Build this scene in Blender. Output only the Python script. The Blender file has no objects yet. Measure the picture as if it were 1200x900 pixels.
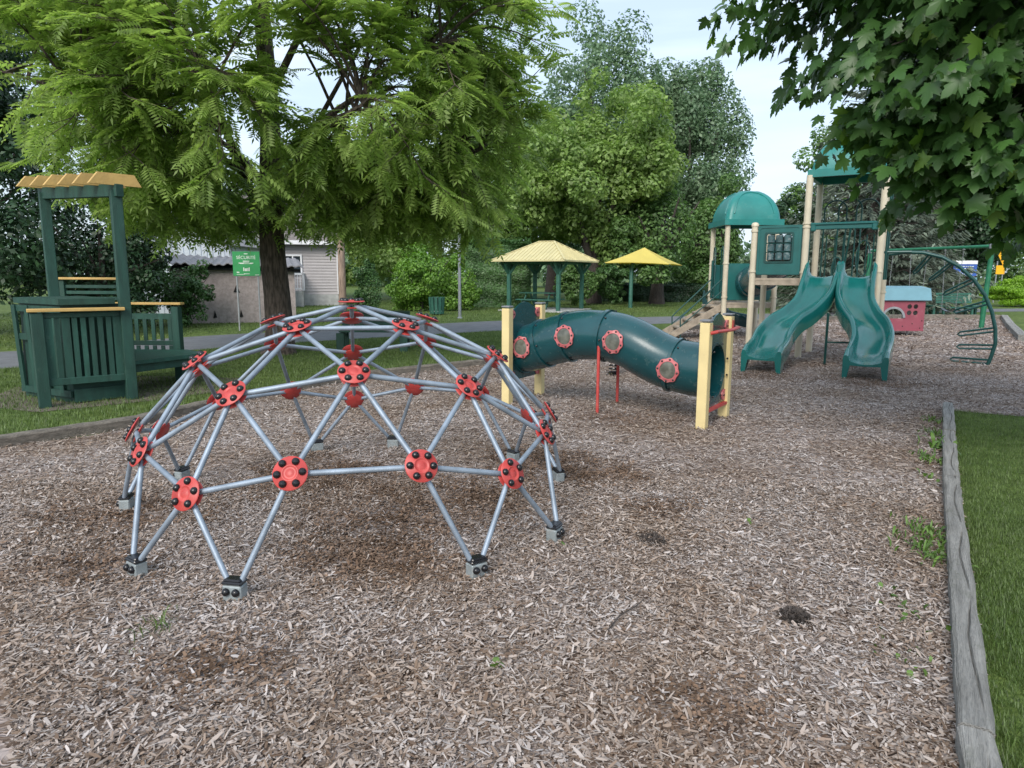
import bpy, math, random
import numpy as np
from mathutils import Vector, Matrix, Quaternion
R_ = math.radians
PI = math.pi
S = bpy.context.scene
COL = S.collection

# ------------------------------------------------------------------ camera
cam_d = bpy.data.cameras.new("camera")
cam_d.sensor_width = 36.0
cam_d.lens = 36.0 * 809 / 1200
cam_d.clip_start = 0.05
cam_d.clip_end = 2000
cam = bpy.data.objects.new("camera", cam_d)
COL.objects.link(cam)
CAM_H = 1.6
PITCH = R_(8.95)
cam.matrix_world = Matrix.Translation((0, 0, CAM_H)) @ (Matrix.Rotation(PI / 2 - PITCH, 4, 'X') @ Matrix.Rotation(R_(0.28), 4, 'Z'))
S.camera = cam

# ------------------------------------------------------------------ world, sun, exposure
SUN_EL, SUN_AZ = R_(38), R_(200)          # azimuth measured clockwise from +Y
W = bpy.data.worlds.new("World")
S.world = W
W.use_nodes = True
nt = W.node_tree
nt.nodes.clear()
o_ = nt.nodes.new('ShaderNodeOutputWorld')
bg = nt.nodes.new('ShaderNodeBackground')
sky = nt.nodes.new('ShaderNodeTexSky')
sky.sky_type = 'NISHITA'
sky.sun_disc = False
sky.sun_elevation = SUN_EL
sky.sun_rotation = SUN_AZ
sky.air_density = 1.0
sky.dust_density = 2.5
tc = nt.nodes.new('ShaderNodeTexCoord')
mp = nt.nodes.new('ShaderNodeMapping')
mp.inputs['Scale'].default_value = (1.0, 1.0, 7.0)
nz = nt.nodes.new('ShaderNodeTexNoise')
nz.inputs['Scale'].default_value = 2.2
nz.inputs['Detail'].default_value = 6
rp = nt.nodes.new('ShaderNodeValToRGB')
rp.color_ramp.elements[0].position = 0.42
rp.color_ramp.elements[0].color = (0.55, 0.55, 0.55, 1)
rp.color_ramp.elements[1].position = 0.62
rp.color_ramp.elements[1].color = (0.9, 0.9, 0.9, 1)
mx = nt.nodes.new('ShaderNodeMix')
mx.data_type = 'RGBA'
mx.inputs[7].default_value = (4.75, 5.55, 6.5, 1)      # pale high cloud veil
nt.links.new(tc.outputs['Generated'], mp.inputs['Vector'])
nt.links.new(mp.outputs['Vector'], nz.inputs['Vector'])
nt.links.new(nz.outputs['Fac'], rp.inputs['Fac'])
nt.links.new(rp.outputs['Color'], mx.inputs[0])
nt.links.new(sky.outputs['Color'], mx.inputs[6])
nt.links.new(mx.outputs[2], bg.inputs['Color'])
bg.inputs['Strength'].default_value = 0.132
nt.links.new(bg.outputs['Background'], o_.inputs['Surface'])

sun_d = bpy.data.lights.new("sun", 'SUN')
sun_d.energy = 2.0
sun_d.angle = R_(30)
sun_d.color = (1.0, 0.95, 0.88)
sun = bpy.data.objects.new("sun", sun_d)
COL.objects.link(sun)
sd = Vector((math.sin(SUN_AZ) * math.cos(SUN_EL), math.cos(SUN_AZ) * math.cos(SUN_EL), math.sin(SUN_EL)))
sun.rotation_euler = sd.to_track_quat('Z', 'Y').to_euler()
S.view_settings.view_transform = 'Standard'
S.view_settings.look = 'None'
S.view_settings.exposure = 0.66
S.view_settings.gamma = 1.0
S.cycles.max_bounces = 6
S.cycles.transparent_max_bounces = 8
rng = np.random.default_rng(7)
random.seed(7)

# ------------------------------------------------------------------ materials
def mat(name, col, rough=0.6, metal=0.0, var=0.15, scale=4.0, bump=0.0, bscale=40.0, col2=None, island=0.0, trans=0.0, coat=0.0, detail=5, stretch=None, spec=0.5, rotz=None, obj=False, contrast=(0.35, 0.65), dust=None):
    m = bpy.data.materials.new(name)
    m.use_nodes = True
    n = m.node_tree
    b = n.nodes['Principled BSDF']
    b.inputs['Roughness'].default_value = rough
    b.inputs['Metallic'].default_value = metal
    b.inputs['Specular IOR Level'].default_value = spec
    if coat:
        b.inputs['Coat Weight'].default_value = coat
        b.inputs['Coat Roughness'].default_value = 0.15
    t = n.nodes.new('ShaderNodeTexCoord')
    src = t.outputs['Object']
    if stretch:
        q = n.nodes.new('ShaderNodeMapping')
        q.inputs['Scale'].default_value = stretch
        if rotz is not None:
            q.vector_type = 'TEXTURE'
            q.inputs['Scale'].default_value = tuple(1 / k for k in stretch)
            q.inputs['Rotation'].default_value = (0, 0, rotz)
        n.links.new(src, q.inputs['Vector'])
        src = q.outputs['Vector']
    z = n.nodes.new('ShaderNodeTexNoise')
    z.inputs['Scale'].default_value = scale
    z.inputs['Detail'].default_value = detail
    n.links.new(src, z.inputs['Vector'])
    r = n.nodes.new('ShaderNodeValToRGB')
    c2 = col2 or tuple(min(1, c * (1 + var)) for c in col)
    c1 = col if col2 else tuple(c * (1 - var) for c in col)
    r.color_ramp.elements[0].position = contrast[0]
    r.color_ramp.elements[0].color = (*c1, 1)
    r.color_ramp.elements[1].position = contrast[1]
    r.color_ramp.elements[1].color = (*c2, 1)
    n.links.new(z.outputs['Fac'], r.inputs['Fac'])
    out = r.outputs['Color']
    if dust:
        z3 = n.nodes.new('ShaderNodeTexNoise')
        z3.inputs['Scale'].default_value = dust[1]
        z3.inputs['Detail'].default_value = 8
        z3.inputs['Roughness'].default_value = 0.7
        n.links.new(t.outputs['Object'], z3.inputs['Vector'])
        r3 = n.nodes.new('ShaderNodeValToRGB')
        r3.color_ramp.elements[0].position = dust[2]
        r3.color_ramp.elements[0].color = (0, 0, 0, 1)
        r3.color_ramp.elements[1].position = dust[2] + 0.15
        r3.color_ramp.elements[1].color = (dust[3],) * 3 + (1,)
        n.links.new(z3.outputs['Fac'], r3.inputs['Fac'])
        x3 = n.nodes.new('ShaderNodeMix')
        x3.data_type = 'RGBA'
        n.links.new(r3.outputs['Color'], x3.inputs[0])
        n.links.new(out, x3.inputs[6])
        x3.inputs[7].default_value = (*dust[0], 1)
        out = x3.outputs[2]
        # dust is rougher than the paint
        mr = n.nodes.new('ShaderNodeMath')
        mr.operation = 'MULTIPLY_ADD'
        n.links.new(r3.outputs['Color'], mr.inputs[0])
        mr.inputs[1].default_value = 0.3
        mr.inputs[2].default_value = rough
        n.links.new(mr.outputs[0], b.inputs['Roughness'])
    if island or obj:
        g = n.nodes.new('ShaderNodeNewGeometry')
        g2 = n.nodes.new('ShaderNodeObjectInfo')
        h = n.nodes.new('ShaderNodeHueSaturation')
        ma = n.nodes.new('ShaderNodeMapRange')
        k = island or 0.2
        ma.inputs['To Min'].default_value = 1 - k
        ma.inputs['To Max'].default_value = 1 + k
        n.links.new(g2.outputs['Random'] if obj else g.outputs['Random Per Island'], ma.inputs['Value'])
        n.links.new(ma.outputs[0], h.inputs['Value'])
        n.links.new(out, h.inputs['Color'])
        out = h.outputs['Color']
    n.links.new(out, b.inputs['Base Color'])
    if bump:
        z2 = n.nodes.new('ShaderNodeTexNoise')
        z2.inputs['Scale'].default_value = bscale
        z2.inputs['Detail'].default_value = 6
        n.links.new(src, z2.inputs['Vector'])
        bu = n.nodes.new('ShaderNodeBump')
        bu.inputs['Strength'].default_value = bump
        bu.inputs['Distance'].default_value = 0.02
        n.links.new(z2.outputs['Fac'], bu.inputs['Height'])
        n.links.new(bu.outputs['Normal'], b.inputs['Normal'])
    if trans:
        mo = n.nodes['Material Output']
        tr = n.nodes.new('ShaderNodeBsdfTranslucent')
        bc = n.nodes.new('ShaderNodeHueSaturation')
        bc.inputs['Value'].default_value = 1.5
        bc.inputs['Saturation'].default_value = 1.15
        n.links.new(out, bc.inputs['Color'])
        n.links.new(bc.outputs['Color'], tr.inputs['Color'])
        ms = n.nodes.new('ShaderNodeMixShader')
        ms.inputs['Fac'].default_value = trans
        n.links.new(b.outputs['BSDF'], ms.inputs[1])
        n.links.new(tr.outputs['BSDF'], ms.inputs[2])
        n.links.new(ms.outputs[0], mo.inputs['Surface'])
    return m

M = {}
DUST = (0.30, 0.26, 0.22)
M['steel'] = mat('galvanised_steel', (0.27, 0.325, 0.39), 0.55, 0.45, 0.18, 9, 0.08, 60, dust=(DUST, 6, 0.62, 0.5))
M['red'] = mat('red_plate', (0.46, 0.056, 0.050), 0.45, 0, 0.12, 12, 0.03, 80, dust=((0.5, 0.2, 0.16), 9, 0.56, 0.35))
M['pinkred'] = mat('faded_red_plastic', (0.48, 0.12, 0.13), 0.45, 0, 0.12, 12, dust=((0.6, 0.35, 0.33), 12, 0.5, 0.5))
M['black'] = mat('black_rubber', (0.010, 0.010, 0.012), 0.22, 0, 0.2, 8)
M['foot'] = mat('grey_casting', (0.28, 0.32, 0.33), 0.5, 0.3, 0.15, 14, 0.1, 60, dust=(DUST, 20, 0.55, 0.6))
M['tube_green'] = mat('dark_teal_plastic', (0.006, 0.056, 0.066), 0.24, 0, 0.12, 3, 0.02, 30, dust=((0.10, 0.15, 0.14), 11, 0.57, 0.35), coat=0.3)
M['slide_green'] = mat('glossy_teal_plastic', (0.008, 0.125, 0.115), 0.18, 0, 0.10, 3, 0.015, 30, coat=0.5, dust=((0.10, 0.18, 0.17), 5, 0.66, 0.18))
M['roof_green'] = mat('teal_roof_plastic', (0.016, 0.19, 0.175), 0.4, 0, 0.08, 3, dust=((0.12, 0.28, 0.25), 4, 0.55, 0.3))
M['panel_green'] = mat('panel_teal_plastic', (0.010, 0.105, 0.10), 0.4, 0, 0.1, 4, dust=((0.1, 0.2, 0.18), 6, 0.6, 0.3))
M['rail_green'] = mat('rail_green_paint', (0.008, 0.06, 0.055), 0.35, 0.1, 0.15, 6)
M['swing_green'] = mat('swing_green_paint', (0.015, 0.14, 0.07), 0.4, 0.1, 0.15, 6, dust=((0.2, 0.25, 0.2), 6, 0.6, 0.3))
M['post_tan'] = mat('tan_post_paint', (0.58, 0.52, 0.40), 0.45, 0, 0.08, 3, dust=((0.4, 0.36, 0.3), 7, 0.58, 0.5))
M['deck'] = mat('weathered_deck', (0.33, 0.28, 0.22), 0.8, 0, 0.2, 8, 0.3, 40)
M['yellow'] = mat('pale_yellow_post', (0.66, 0.54, 0.27), 0.5, 0, 0.06, 4, 0.05, 40, dust=((0.45, 0.36, 0.2), 12, 0.62, 0.5))
M['grey_cap'] = mat('grey_post_cap', (0.18, 0.19, 0.21), 0.5, 0, 0.1, 6)
M['mesh_grey'] = mat('porthole_pane', (0.08, 0.085, 0.07), 0.22, 0, 0.25, 14, col2=(0.16, 0.165, 0.14))
M['wood_green'] = mat('green_painted_timber', (0.013, 0.060, 0.044), 0.6, 0, 0.2, 3, 0.25, 30, stretch=(5, 5, 1), obj=True, island=0.22, dust=((0.11, 0.17, 0.13), 9, 0.6, 0.45))
M['wood_tan'] = mat('tan_painted_timber', (0.46, 0.30, 0.10), 0.6, 0, 0.12, 4, 0.2, 30, obj=True, island=0.15, dust=((0.35, 0.27, 0.14), 9, 0.6, 0.4))
M['timber'] = mat('weathered_grey_timber', (0.26, 0.255, 0.24), 0.9, 0, 0.3, 5, 0.9, 26, stretch=(0.6, 8, 6), rotz=R_(59), obj=True, island=0.12, contrast=(0.3, 0.7), dust=((0.12, 0.13, 0.09), 5, 0.56, 0.5))
M['timber_brown'] = mat('weathered_brown_timber', (0.17, 0.15, 0.125), 0.9, 0, 0.3, 5, 0.8, 26, stretch=(2, 2, 6), obj=True, island=0.15)
M['crack'] = mat('timber_crack', (0.025, 0.022, 0.02), 1.0)
M['bark'] = mat('rough_bark', (0.085, 0.066, 0.055), 0.95, 0, 0.45, 9, 1.0, 22, stretch=(3, 3, 0.6), contrast=(0.4, 0.6))
M['bark_dark'] = mat('dark_bark', (0.06, 0.05, 0.045), 0.95, 0, 0.4, 9, 0.8, 22, stretch=(3, 3, 0.6))
M['asphalt'] = mat('path_asphalt', (0.135, 0.14, 0.15), 0.9, 0, 0.12, 3, 0.3, 120, dust=((0.2, 0.2, 0.2), 0.8, 0.55, 0.4))
M['stucco'] = mat('shed_stucco', (0.36, 0.31, 0.30), 0.95, 0, 0.14, 9, 0.5, 18, dust=((0.22, 0.2, 0.19), 14, 0.52, 0.6))
M['siding'] = mat('beige_siding', (0.42, 0.39, 0.39), 0.6, 0, 0.05, 2)
M['white'] = mat('white_paint', (0.78, 0.78, 0.80), 0.5, 0, 0.06, 3)
M['metal_roof'] = mat('corrugated_roof', (0.22, 0.21, 0.22), 0.6, 0.2, 0.2, 3, dust=((0.25, 0.16, 0.12), 2.5, 0.6, 0.6))
M['metal_blue'] = mat('pale_metal_siding', (0.62, 0.68, 0.76), 0.45, 0.2, 0.06, 2)
M['shingle'] = mat('brown_shingle', (0.17, 0.15, 0.14), 0.9, 0, 0.25, 8, 0.4, 30)
M['concrete'] = mat('concrete', (0.42, 0.42, 0.41), 0.85, 0, 0.15, 4, 0.2, 30)
M['glass'] = mat('window_glass', (0.03, 0.04, 0.05), 0.08, 0, 0.2, 2)
M['dark'] = mat('dark_void', (0.01, 0.01, 0.01), 0.9)
M['sign_green'] = mat('sign_green', (0.025, 0.30, 0.09), 0.35, 0, 0.15, 3)
M['sign_blue'] = mat('sign_blue', (0.04, 0.11, 0.42), 0.35, 0, 0.1, 3)
M['sign_yellow'] = mat('sign_yellow', (0.85, 0.42, 0.01), 0.4, 0, 0.05, 3)
M['sign_print'] = mat('sign_print_white', (0.75, 0.8, 0.76), 0.4)
M['galv_post'] = mat('grey_sign_post', (0.30, 0.32, 0.34), 0.5, 0.4, 0.1, 6)
M['gaz_roof'] = mat('pale_yellow_metal_roof', (0.56, 0.50, 0.27), 0.5, 0, 0.07, 2)
M['gaz_green'] = mat('gazebo_green_paint', (0.03, 0.115, 0.085), 0.55, 0, 0.15, 5, dust=((0.15, 0.22, 0.2), 6, 0.6, 0.4))
M['canvas'] = mat('yellow_canvas', (0.66, 0.56, 0.15), 0.8, 0, 0.05, 1.5, trans=0.25)
M['pink'] = mat('pink_panel', (0.255, 0.060, 0.085), 0.5, 0, 0.08, 3, dust=((0.4, 0.22, 0.22), 7, 0.55, 0.4))
M['sky_blue'] = mat('pale_blue_panel', (0.14, 0.29, 0.35), 0.45, 0, 0.07, 3)
M['pole_wood'] = mat('utility_pole_wood', (0.30, 0.22, 0.17), 0.9, 0, 0.3, 6, 0.5, 30, stretch=(3, 3, 0.4))
M['chain'] = mat('chain_steel', (0.3, 0.31, 0.33), 0.5, 0.7, 0.1, 30)
def leafmat(name, c1, c2, trans=0.28, isl=0.3, rough=0.5):
    return mat(name, c1, rough, 0, 0, 0.55, 0, col2=c2, island=isl, trans=trans, detail=3)
M['lf_walnut'] = leafmat('walnut_leaf', (0.205, 0.295, 0.080), (0.300, 0.410, 0.120), 0.56, 0.30)
M['lf_maple'] = leafmat('maple_leaf', (0.040, 0.100, 0.024), (0.066, 0.150, 0.034), 0.20, 0.3, 0.42)
M['lf_maple_light'] = leafmat('maple_leaf_young', (0.10, 0.20, 0.03), (0.13, 0.24, 0.04), 0.3, 0.2, 0.45)
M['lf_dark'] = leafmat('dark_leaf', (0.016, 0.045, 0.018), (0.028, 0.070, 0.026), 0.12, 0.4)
M['lf_mid'] = leafmat('mid_leaf', (0.095, 0.180, 0.055), (0.145, 0.250, 0.075), 0.35, 0.35)
M['lf_bright'] = leafmat('yellowgreen_leaf', (0.170, 0.265, 0.075), (0.250, 0.360, 0.105), 0.4, 0.3)
M['lf_bush'] = leafmat('bush_leaf', (0.130, 0.260, 0.040), (0.200, 0.350, 0.060), 0.32, 0.32)
M['lf_lime'] = leafmat('lime_leaf', (0.17, 0.33, 0.02), (0.24, 0.42, 0.03), 0.3, 0.25)
M['lf_poplar'] = leafmat('poplar_leaf', (0.125, 0.205, 0.115), (0.180, 0.270, 0.150), 0.35, 0.3)
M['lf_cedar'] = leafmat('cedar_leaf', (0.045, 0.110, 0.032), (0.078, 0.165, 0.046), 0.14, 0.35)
M['lf_spruce'] = leafmat('spruce_needles', (0.085, 0.115, 0.085), (0.17, 0.21, 0.16), 0.05, 0.35, 0.7)
M['grass'] = leafmat('grass_blades', (0.085, 0.138, 0.036), (0.130, 0.185, 0.056), 0.3, 0.5)
M['weed'] = leafmat('weed_leaves', (0.07, 0.14, 0.025), (0.12, 0.21, 0.04), 0.2, 0.4)

def lawn_material():
    m = bpy.data.materials.new('lawn')
    m.use_nodes = True
    n = m.node_tree
    b = n.nodes['Principled BSDF']
    b.inputs['Roughness'].default_value = 0.9
    b.inputs['Specular IOR Level'].default_value = 0.15
    t = n.nodes.new('ShaderNodeTexCoord')
    prev = None
    for sc, c1, c2 in ((0.35, (0.085, 0.135, 0.036), (0.125, 0.18, 0.052)), (5.0, (0.6, 0.6, 0.5), (1.15, 1.1, 1.1)), (60, (0.55, 0.6, 0.5), (1.35, 1.3, 1.3))):
        z = n.nodes.new('ShaderNodeTexNoise')
        z.inputs['Scale'].default_value = sc
        z.inputs['Detail'].default_value = 6
        n.links.new(t.outputs['Object'], z.inputs['Vector'])
        r = n.nodes.new('ShaderNodeValToRGB')
        r.color_ramp.elements[0].position = 0.36
        r.color_ramp.elements[0].color = (*c1, 1)
        r.color_ramp.elements[1].position = 0.64
        r.color_ramp.elements[1].color = (*c2, 1)
        n.links.new(z.outputs['Fac'], r.inputs['Fac'])
        if prev is None:
            prev = r.outputs['Color']
        else:
            x = n.nodes.new('ShaderNodeMix')
            x.data_type = 'RGBA'
            x.blend_type = 'MULTIPLY'
            x.inputs[0].default_value = 1
            n.links.new(prev, x.inputs[6])
            n.links.new(r.outputs['Color'], x.inputs[7])
            prev = x.outputs[2]
    n.links.new(prev, b.inputs['Base Color'])
    return m
M['lawn'] = lawn_material()

def mulch_material():
    m = bpy.data.materials.new('wood_chip_bed')
    m.use_nodes = True
    n = m.node_tree
    b = n.nodes['Principled BSDF']
    b.inputs['Roughness'].default_value = 0.95
    b.inputs['Specular IOR Level'].default_value = 0.1
    t = n.nodes.new('ShaderNodeTexCoord')
    mpn = n.nodes.new('ShaderNodeMapping')
    mpn.inputs['Scale'].default_value = (26, 62, 40)
    dn = n.nodes.new('ShaderNodeTexNoise')
    dn.inputs['Scale'].default_value = 5
    n.links.new(t.outputs['Object'], dn.inputs['Vector'])
    ad = n.nodes.new('ShaderNodeVectorMath')
    ad.operation = 'MULTIPLY_ADD'
    ad.inputs[1].default_value = (0.5, 0.5, 0)
    n.links.new(dn.outputs['Color'], ad.inputs[0])
    n.links.new(t.outputs['Object'], ad.inputs[2])
    n.links.new(ad.outputs[0], mpn.inputs['Vector'])
    v = n.nodes.new('ShaderNodeTexVoronoi')
    v.inputs['Scale'].default_value = 1.0
    n.links.new(mpn.outputs[0], v.inputs['Vector'])
    r = n.nodes.new('ShaderNodeValToRGB')
    e = r.color_ramp.elements
    e[0].position = 0.0
    e[0].color = (0.07, 0.05, 0.04, 1)
    e[1].position = 1.0
    e[1].color = (0.40, 0.35, 0.33, 1)
    for p, c in ((0.3, (0.17, 0.13, 0.105, 1)), (0.55, (0.28, 0.235, 0.21, 1)), (0.8, (0.36, 0.32, 0.30, 1))):
        q = e.new(p)
        q.color = c
    sp = n.nodes.new('ShaderNodeSeparateColor')
    n.links.new(v.outputs['Color'], sp.inputs[0])
    n.links.new(sp.outputs[0], r.inputs['Fac'])
    z = n.nodes.new('ShaderNodeTexNoise')
    z.inputs['Scale'].default_value = 0.9
    z.inputs['Detail'].default_value = 5
    n.links.new(t.outputs['Object'], z.inputs['Vector'])
    r2 = n.nodes.new('ShaderNodeValToRGB')
    r2.color_ramp.elements[0].position = 0.38
    r2.color_ramp.elements[0].color = (0.86, 0.79, 0.73, 1)
    r2.color_ramp.elements[1].position = 0.58
    r2.color_ramp.elements[1].color = (1.05, 1.04, 1.05, 1)
    n.links.new(z.outputs['Fac'], r2.inputs['Fac'])
    x = n.nodes.new('ShaderNodeMix')
    x.data_type = 'RGBA'
    x.blend_type = 'MULTIPLY'
    x.inputs[0].default_value = 1
    n.links.new(r.outputs['Color'], x.inputs[6])
    n.links.new(r2.outputs['Color'], x.inputs[7])
    n.links.new(x.outputs[2], b.inputs['Base Color'])
    bu = n.nodes.new('ShaderNodeBump')
    bu.inputs['Strength'].default_value = 0.8
    bu.inputs['Distance'].default_value = 0.012
    n.links.new(v.outputs['Distance'], bu.inputs['Height'])
    n.links.new(bu.outputs['Normal'], b.inputs['Normal'])
    return m
M['mulch'] = mulch_material()

def chip_material():
    m = bpy.data.materials.new('wood_chip')
    m.use_nodes = True
    n = m.node_tree
    b = n.nodes['Principled BSDF']
    b.inputs['Roughness'].default_value = 0.85
    b.inputs['Specular IOR Level'].default_value = 0.2
    g = n.nodes.new('ShaderNodeNewGeometry')
    r = n.nodes.new('ShaderNodeValToRGB')
    e = r.color_ramp.elements
    e[0].position = 0.0
    e[0].color = (0.13, 0.09, 0.065, 1)
    e[1].position = 1.0
    e[1].color = (0.52, 0.485, 0.465, 1)
    for p, c in ((0.2, (0.22, 0.168, 0.128, 1)), (0.45, (0.315, 0.26, 0.22, 1)), (0.75, (0.405, 0.36, 0.325, 1)), (0.93, (0.455, 0.42, 0.395, 1))):
        q = e.new(p)
        q.color = c
    n.links.new(g.outputs['Random Per Island'], r.inputs['Fac'])
    t = n.nodes.new('ShaderNodeTexCoord')
    z = n.nodes.new('ShaderNodeTexNoise')
    z.inputs['Scale'].default_value = 0.9
    z.inputs['Detail'].default_value = 5
    n.links.new(t.outputs['Object'], z.inputs['Vector'])
    r2 = n.nodes.new('ShaderNodeValToRGB')
    r2.color_ramp.elements[0].position = 0.38
    r2.color_ramp.elements[0].color = (0.88, 0.81, 0.75, 1)
    r2.color_ramp.elements[1].position = 0.58
    r2.color_ramp.elements[1].color = (1.05, 1.04, 1.06, 1)
    n.links.new(z.outputs['Fac'], r2.inputs['Fac'])
    x = n.nodes.new('ShaderNodeMix')
    x.data_type = 'RGBA'
    x.blend_type = 'MULTIPLY'
    x.inputs[0].default_value = 1
    n.links.new(r.outputs['Color'], x.inputs[6])
    n.links.new(r2.outputs['Color'], x.inputs[7])
    n.links.new(x.outputs[2], b.inputs['Base Color'])
    return m
M['chip'] = chip_material()

# ------------------------------------------------------------------ helpers
def thing(name, label, cat, loc, group=None):
    o = bpy.data.objects.new(name, None)
    o.empty_display_size = 0.2
    COL.objects.link(o)
    o.location = loc
    o['label'] = label
    o['category'] = cat
    if group:
        o['group'] = group
    return o
def tag(o, label=None, cat=None, group=None, kind=None):
    if label: o['label'] = label
    if cat: o['category'] = cat
    if group: o['group'] = group
    if kind: o['kind'] = kind
    return o
def wloc(o):
    v = Vector((0, 0, 0))
    while o is not None:
        v += Vector(o.location)
        o = o.parent
    return v

class MB:
    """collects geometry in world (or frame) coordinates and links it as one mesh object"""
    def __init__(s, xf=None):
        s.v = []
        s.f = []
        s.xf = xf
    def add(s, vs, fs):
        b = len(s.v)
        s.v += [tuple(v) for v in vs]
        s.f += [tuple(b + i for i in f) for f in fs]
        return s
    def box(s, c, size, m=None, bev=0.0, taper=1.0):
        x, y, z = size[0] / 2, size[1] / 2, size[2] / 2
        c = Vector(c)
        if bev <= 0:
            vs = [Vector((sx * x * (taper if sz > 0 else 1), sy * y * (taper if sz > 0 else 1), sz * z)) for sz in (-1, 1) for sx, sy in ((-1, -1), (1, -1), (1, 1), (-1, 1))]
            fs = [(3, 2, 1, 0), (4, 5, 6, 7), (0, 1, 5, 4), (1, 2, 6, 5), (2, 3, 7, 6), (3, 0, 4, 7)]
        else:
            b = min(bev, x * .9, y * .9, z * .9)
            vs = []
            for (zz, ins) in ((-z, b), (-z + b, 0), (z - b, 0), (z, b)):
                X, Y = x - ins, y - ins
                for (px, py) in ((-X + (b if not ins else 0), -Y), (X - (b if not ins else 0), -Y), (X, -Y + (b if not ins else 0)), (X, Y - (b if not ins else 0)), (X - (b if not ins else 0), Y), (-X + (b if not ins else 0), Y), (-X, Y - (b if not ins else 0)), (-X, -Y + (b if not ins else 0))):
                    vs.append(Vector((px, py, zz)))
            fs = [tuple(range(7, -1, -1)), tuple(range(24, 32))]
            for k in range(3):
                for i in range(8):
                    j = (i + 1) % 8
                    fs.append((k * 8 + i, k * 8 + j, k * 8 + 8 + j, k * 8 + 8 + i))
        if m is not None:
            vs = [m @ v for v in vs]
        return s.add([v + c for v in vs], fs)
    def bar(s, p0, p1, w, h, up=(0, 0, 1), bev=0.0):
        p0, p1 = Vector(p0), Vector(p1)
        d = p1 - p0
        L = d.length
        d.normalize()
        u = Vector(up)
        if abs(d.dot(u)) > .99:
            u = Vector((0, 1, 0))
        x = d.cross(u).normalized()
        u2 = x.cross(d)
        m = Matrix((x, d, u2)).transposed()
        return s.box((p0 + p1) / 2, (w, L, h), m, bev)
    def tube(s, pts, r, n=8, cap=True):
        pts = [Vector(p) for p in pts]
        rs = r if isinstance(r, (list, tuple)) else [r] * len(pts)
        vs, fs = [], []
        prev = None
        for i, p in enumerate(pts):
            if i == 0: d = pts[1] - p
            elif i == len(pts) - 1: d = p - pts[i - 1]
            else: d = (pts[i + 1] - p).normalized() + (p - pts[i - 1]).normalized()
            d.normalize()
            if prev is None:
                a = d.orthogonal().normalized()
            else:
                a = (prev - d * prev.dot(d)).normalized()
            prev = a
            b = d.cross(a)
            for k in range(n):
                t = 2 * PI * k / n
                vs.append(p + (a * math.cos(t) + b * math.sin(t)) * rs[i])
        for i in range(len(pts) - 1):
            for k in range(n):
                j = (k + 1) % n
                fs.append((i * n + k, i * n + j, (i + 1) * n + j, (i + 1) * n + k))
        if cap:
            fs.append(tuple(range(n - 1, -1, -1)))
            fs.append(tuple((len(pts) - 1) * n + k for k in range(n)))
        return s.add(vs, fs)
    def lathe(s, prof, c=(0, 0, 0), n=16, m=None, cap=True):
        vs, fs = [], []
        c = Vector(c)
        for r, z in prof:
            for k in range(n):
                t = 2 * PI * k / n
                v = Vector((r * math.cos(t), r * math.sin(t), z))
                if m is not None: v = m @ v
                vs.append(v + c)
        for i in range(len(prof) - 1):
            for k in range(n):
                j = (k + 1) % n
                fs.append((i * n + k, i * n + j, (i + 1) * n + j, (i + 1) * n + k))
        if cap:
            fs.append(tuple(range(n - 1, -1, -1)))
            fs.append(tuple((len(prof) - 1) * n + k for k in range(n)))
        return s.add(vs, fs)
    def prism(s, poly, o, u, v, t):
        """polygon (2d) in plane origin o axes u, v extruded by vector t"""
        o, u, v, t = Vector(o), Vector(u), Vector(v), Vector(t)
        a = [o + u * p[0] + v * p[1] for p in poly]
        n = len(a)
        vs = a + [p + t for p in a]
        fs = [tuple(range(n - 1, -1, -1)), tuple(range(n, 2 * n))]
        for i in range(n):
            j = (i + 1) % n
            fs.append((i, j, n + j, n + i))
        return s.add(vs, fs)
    def ringplate(s, outer, inner, o, u, v, t):
        """plate with a hole: both outlines have the same number of points"""
        o, u, v, t = Vector(o), Vector(u), Vector(v), Vector(t)
        n = len(outer)
        A = [o + u * p[0] + v * p[1] for p in outer]
        B = [o + u * p[0] + v * p[1] for p in inner]
        vs = A + B + [p + t for p in A] + [p + t for p in B]
        fs = []
        for i in range(n):
            j = (i + 1) % n
            fs += [(i, j, n + j, n + i), (2 * n + j, 2 * n + i, 3 * n + i, 3 * n + j), (i, 2 * n + i, 2 * n + j, j), (n + j, 3 * n + j, 3 * n + i, n + i)]
        return s.add(vs, fs)
    def build(s, name, m, parent=None, smooth=False, flat_angle=None):
        vs = s.v
        if s.xf is not None:
            vs = [tuple(s.xf @ Vector(v)) for v in vs]
        if parent is not None:
            p = wloc(parent)
            vs = [(v[0] - p.x, v[1] - p.y, v[2] - p.z) for v in vs]
        me = bpy.data.meshes.new(name)
        me.from_pydata(vs, [], s.f)
        import bmesh
        if len(s.f) < 60000:
            b = bmesh.new()
            b.from_mesh(me)
            bmesh.ops.recalc_face_normals(b, faces=b.faces)
            if smooth:
                for e in b.edges:
                    if len(e.link_faces) == 2 and e.calc_face_angle(0) > R_(flat_angle or 40):
                        e.smooth = False
            b.to_mesh(me)
            b.free()
        if smooth:
            me.polygons.foreach_set('use_smooth', [True] * len(me.polygons))
        me.materials.append(M[m] if isinstance(m, str) else m)
        ob = bpy.data.objects.new(name, me)
        COL.objects.link(ob)
        if parent is not None:
            ob.parent = parent
        return ob

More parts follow.
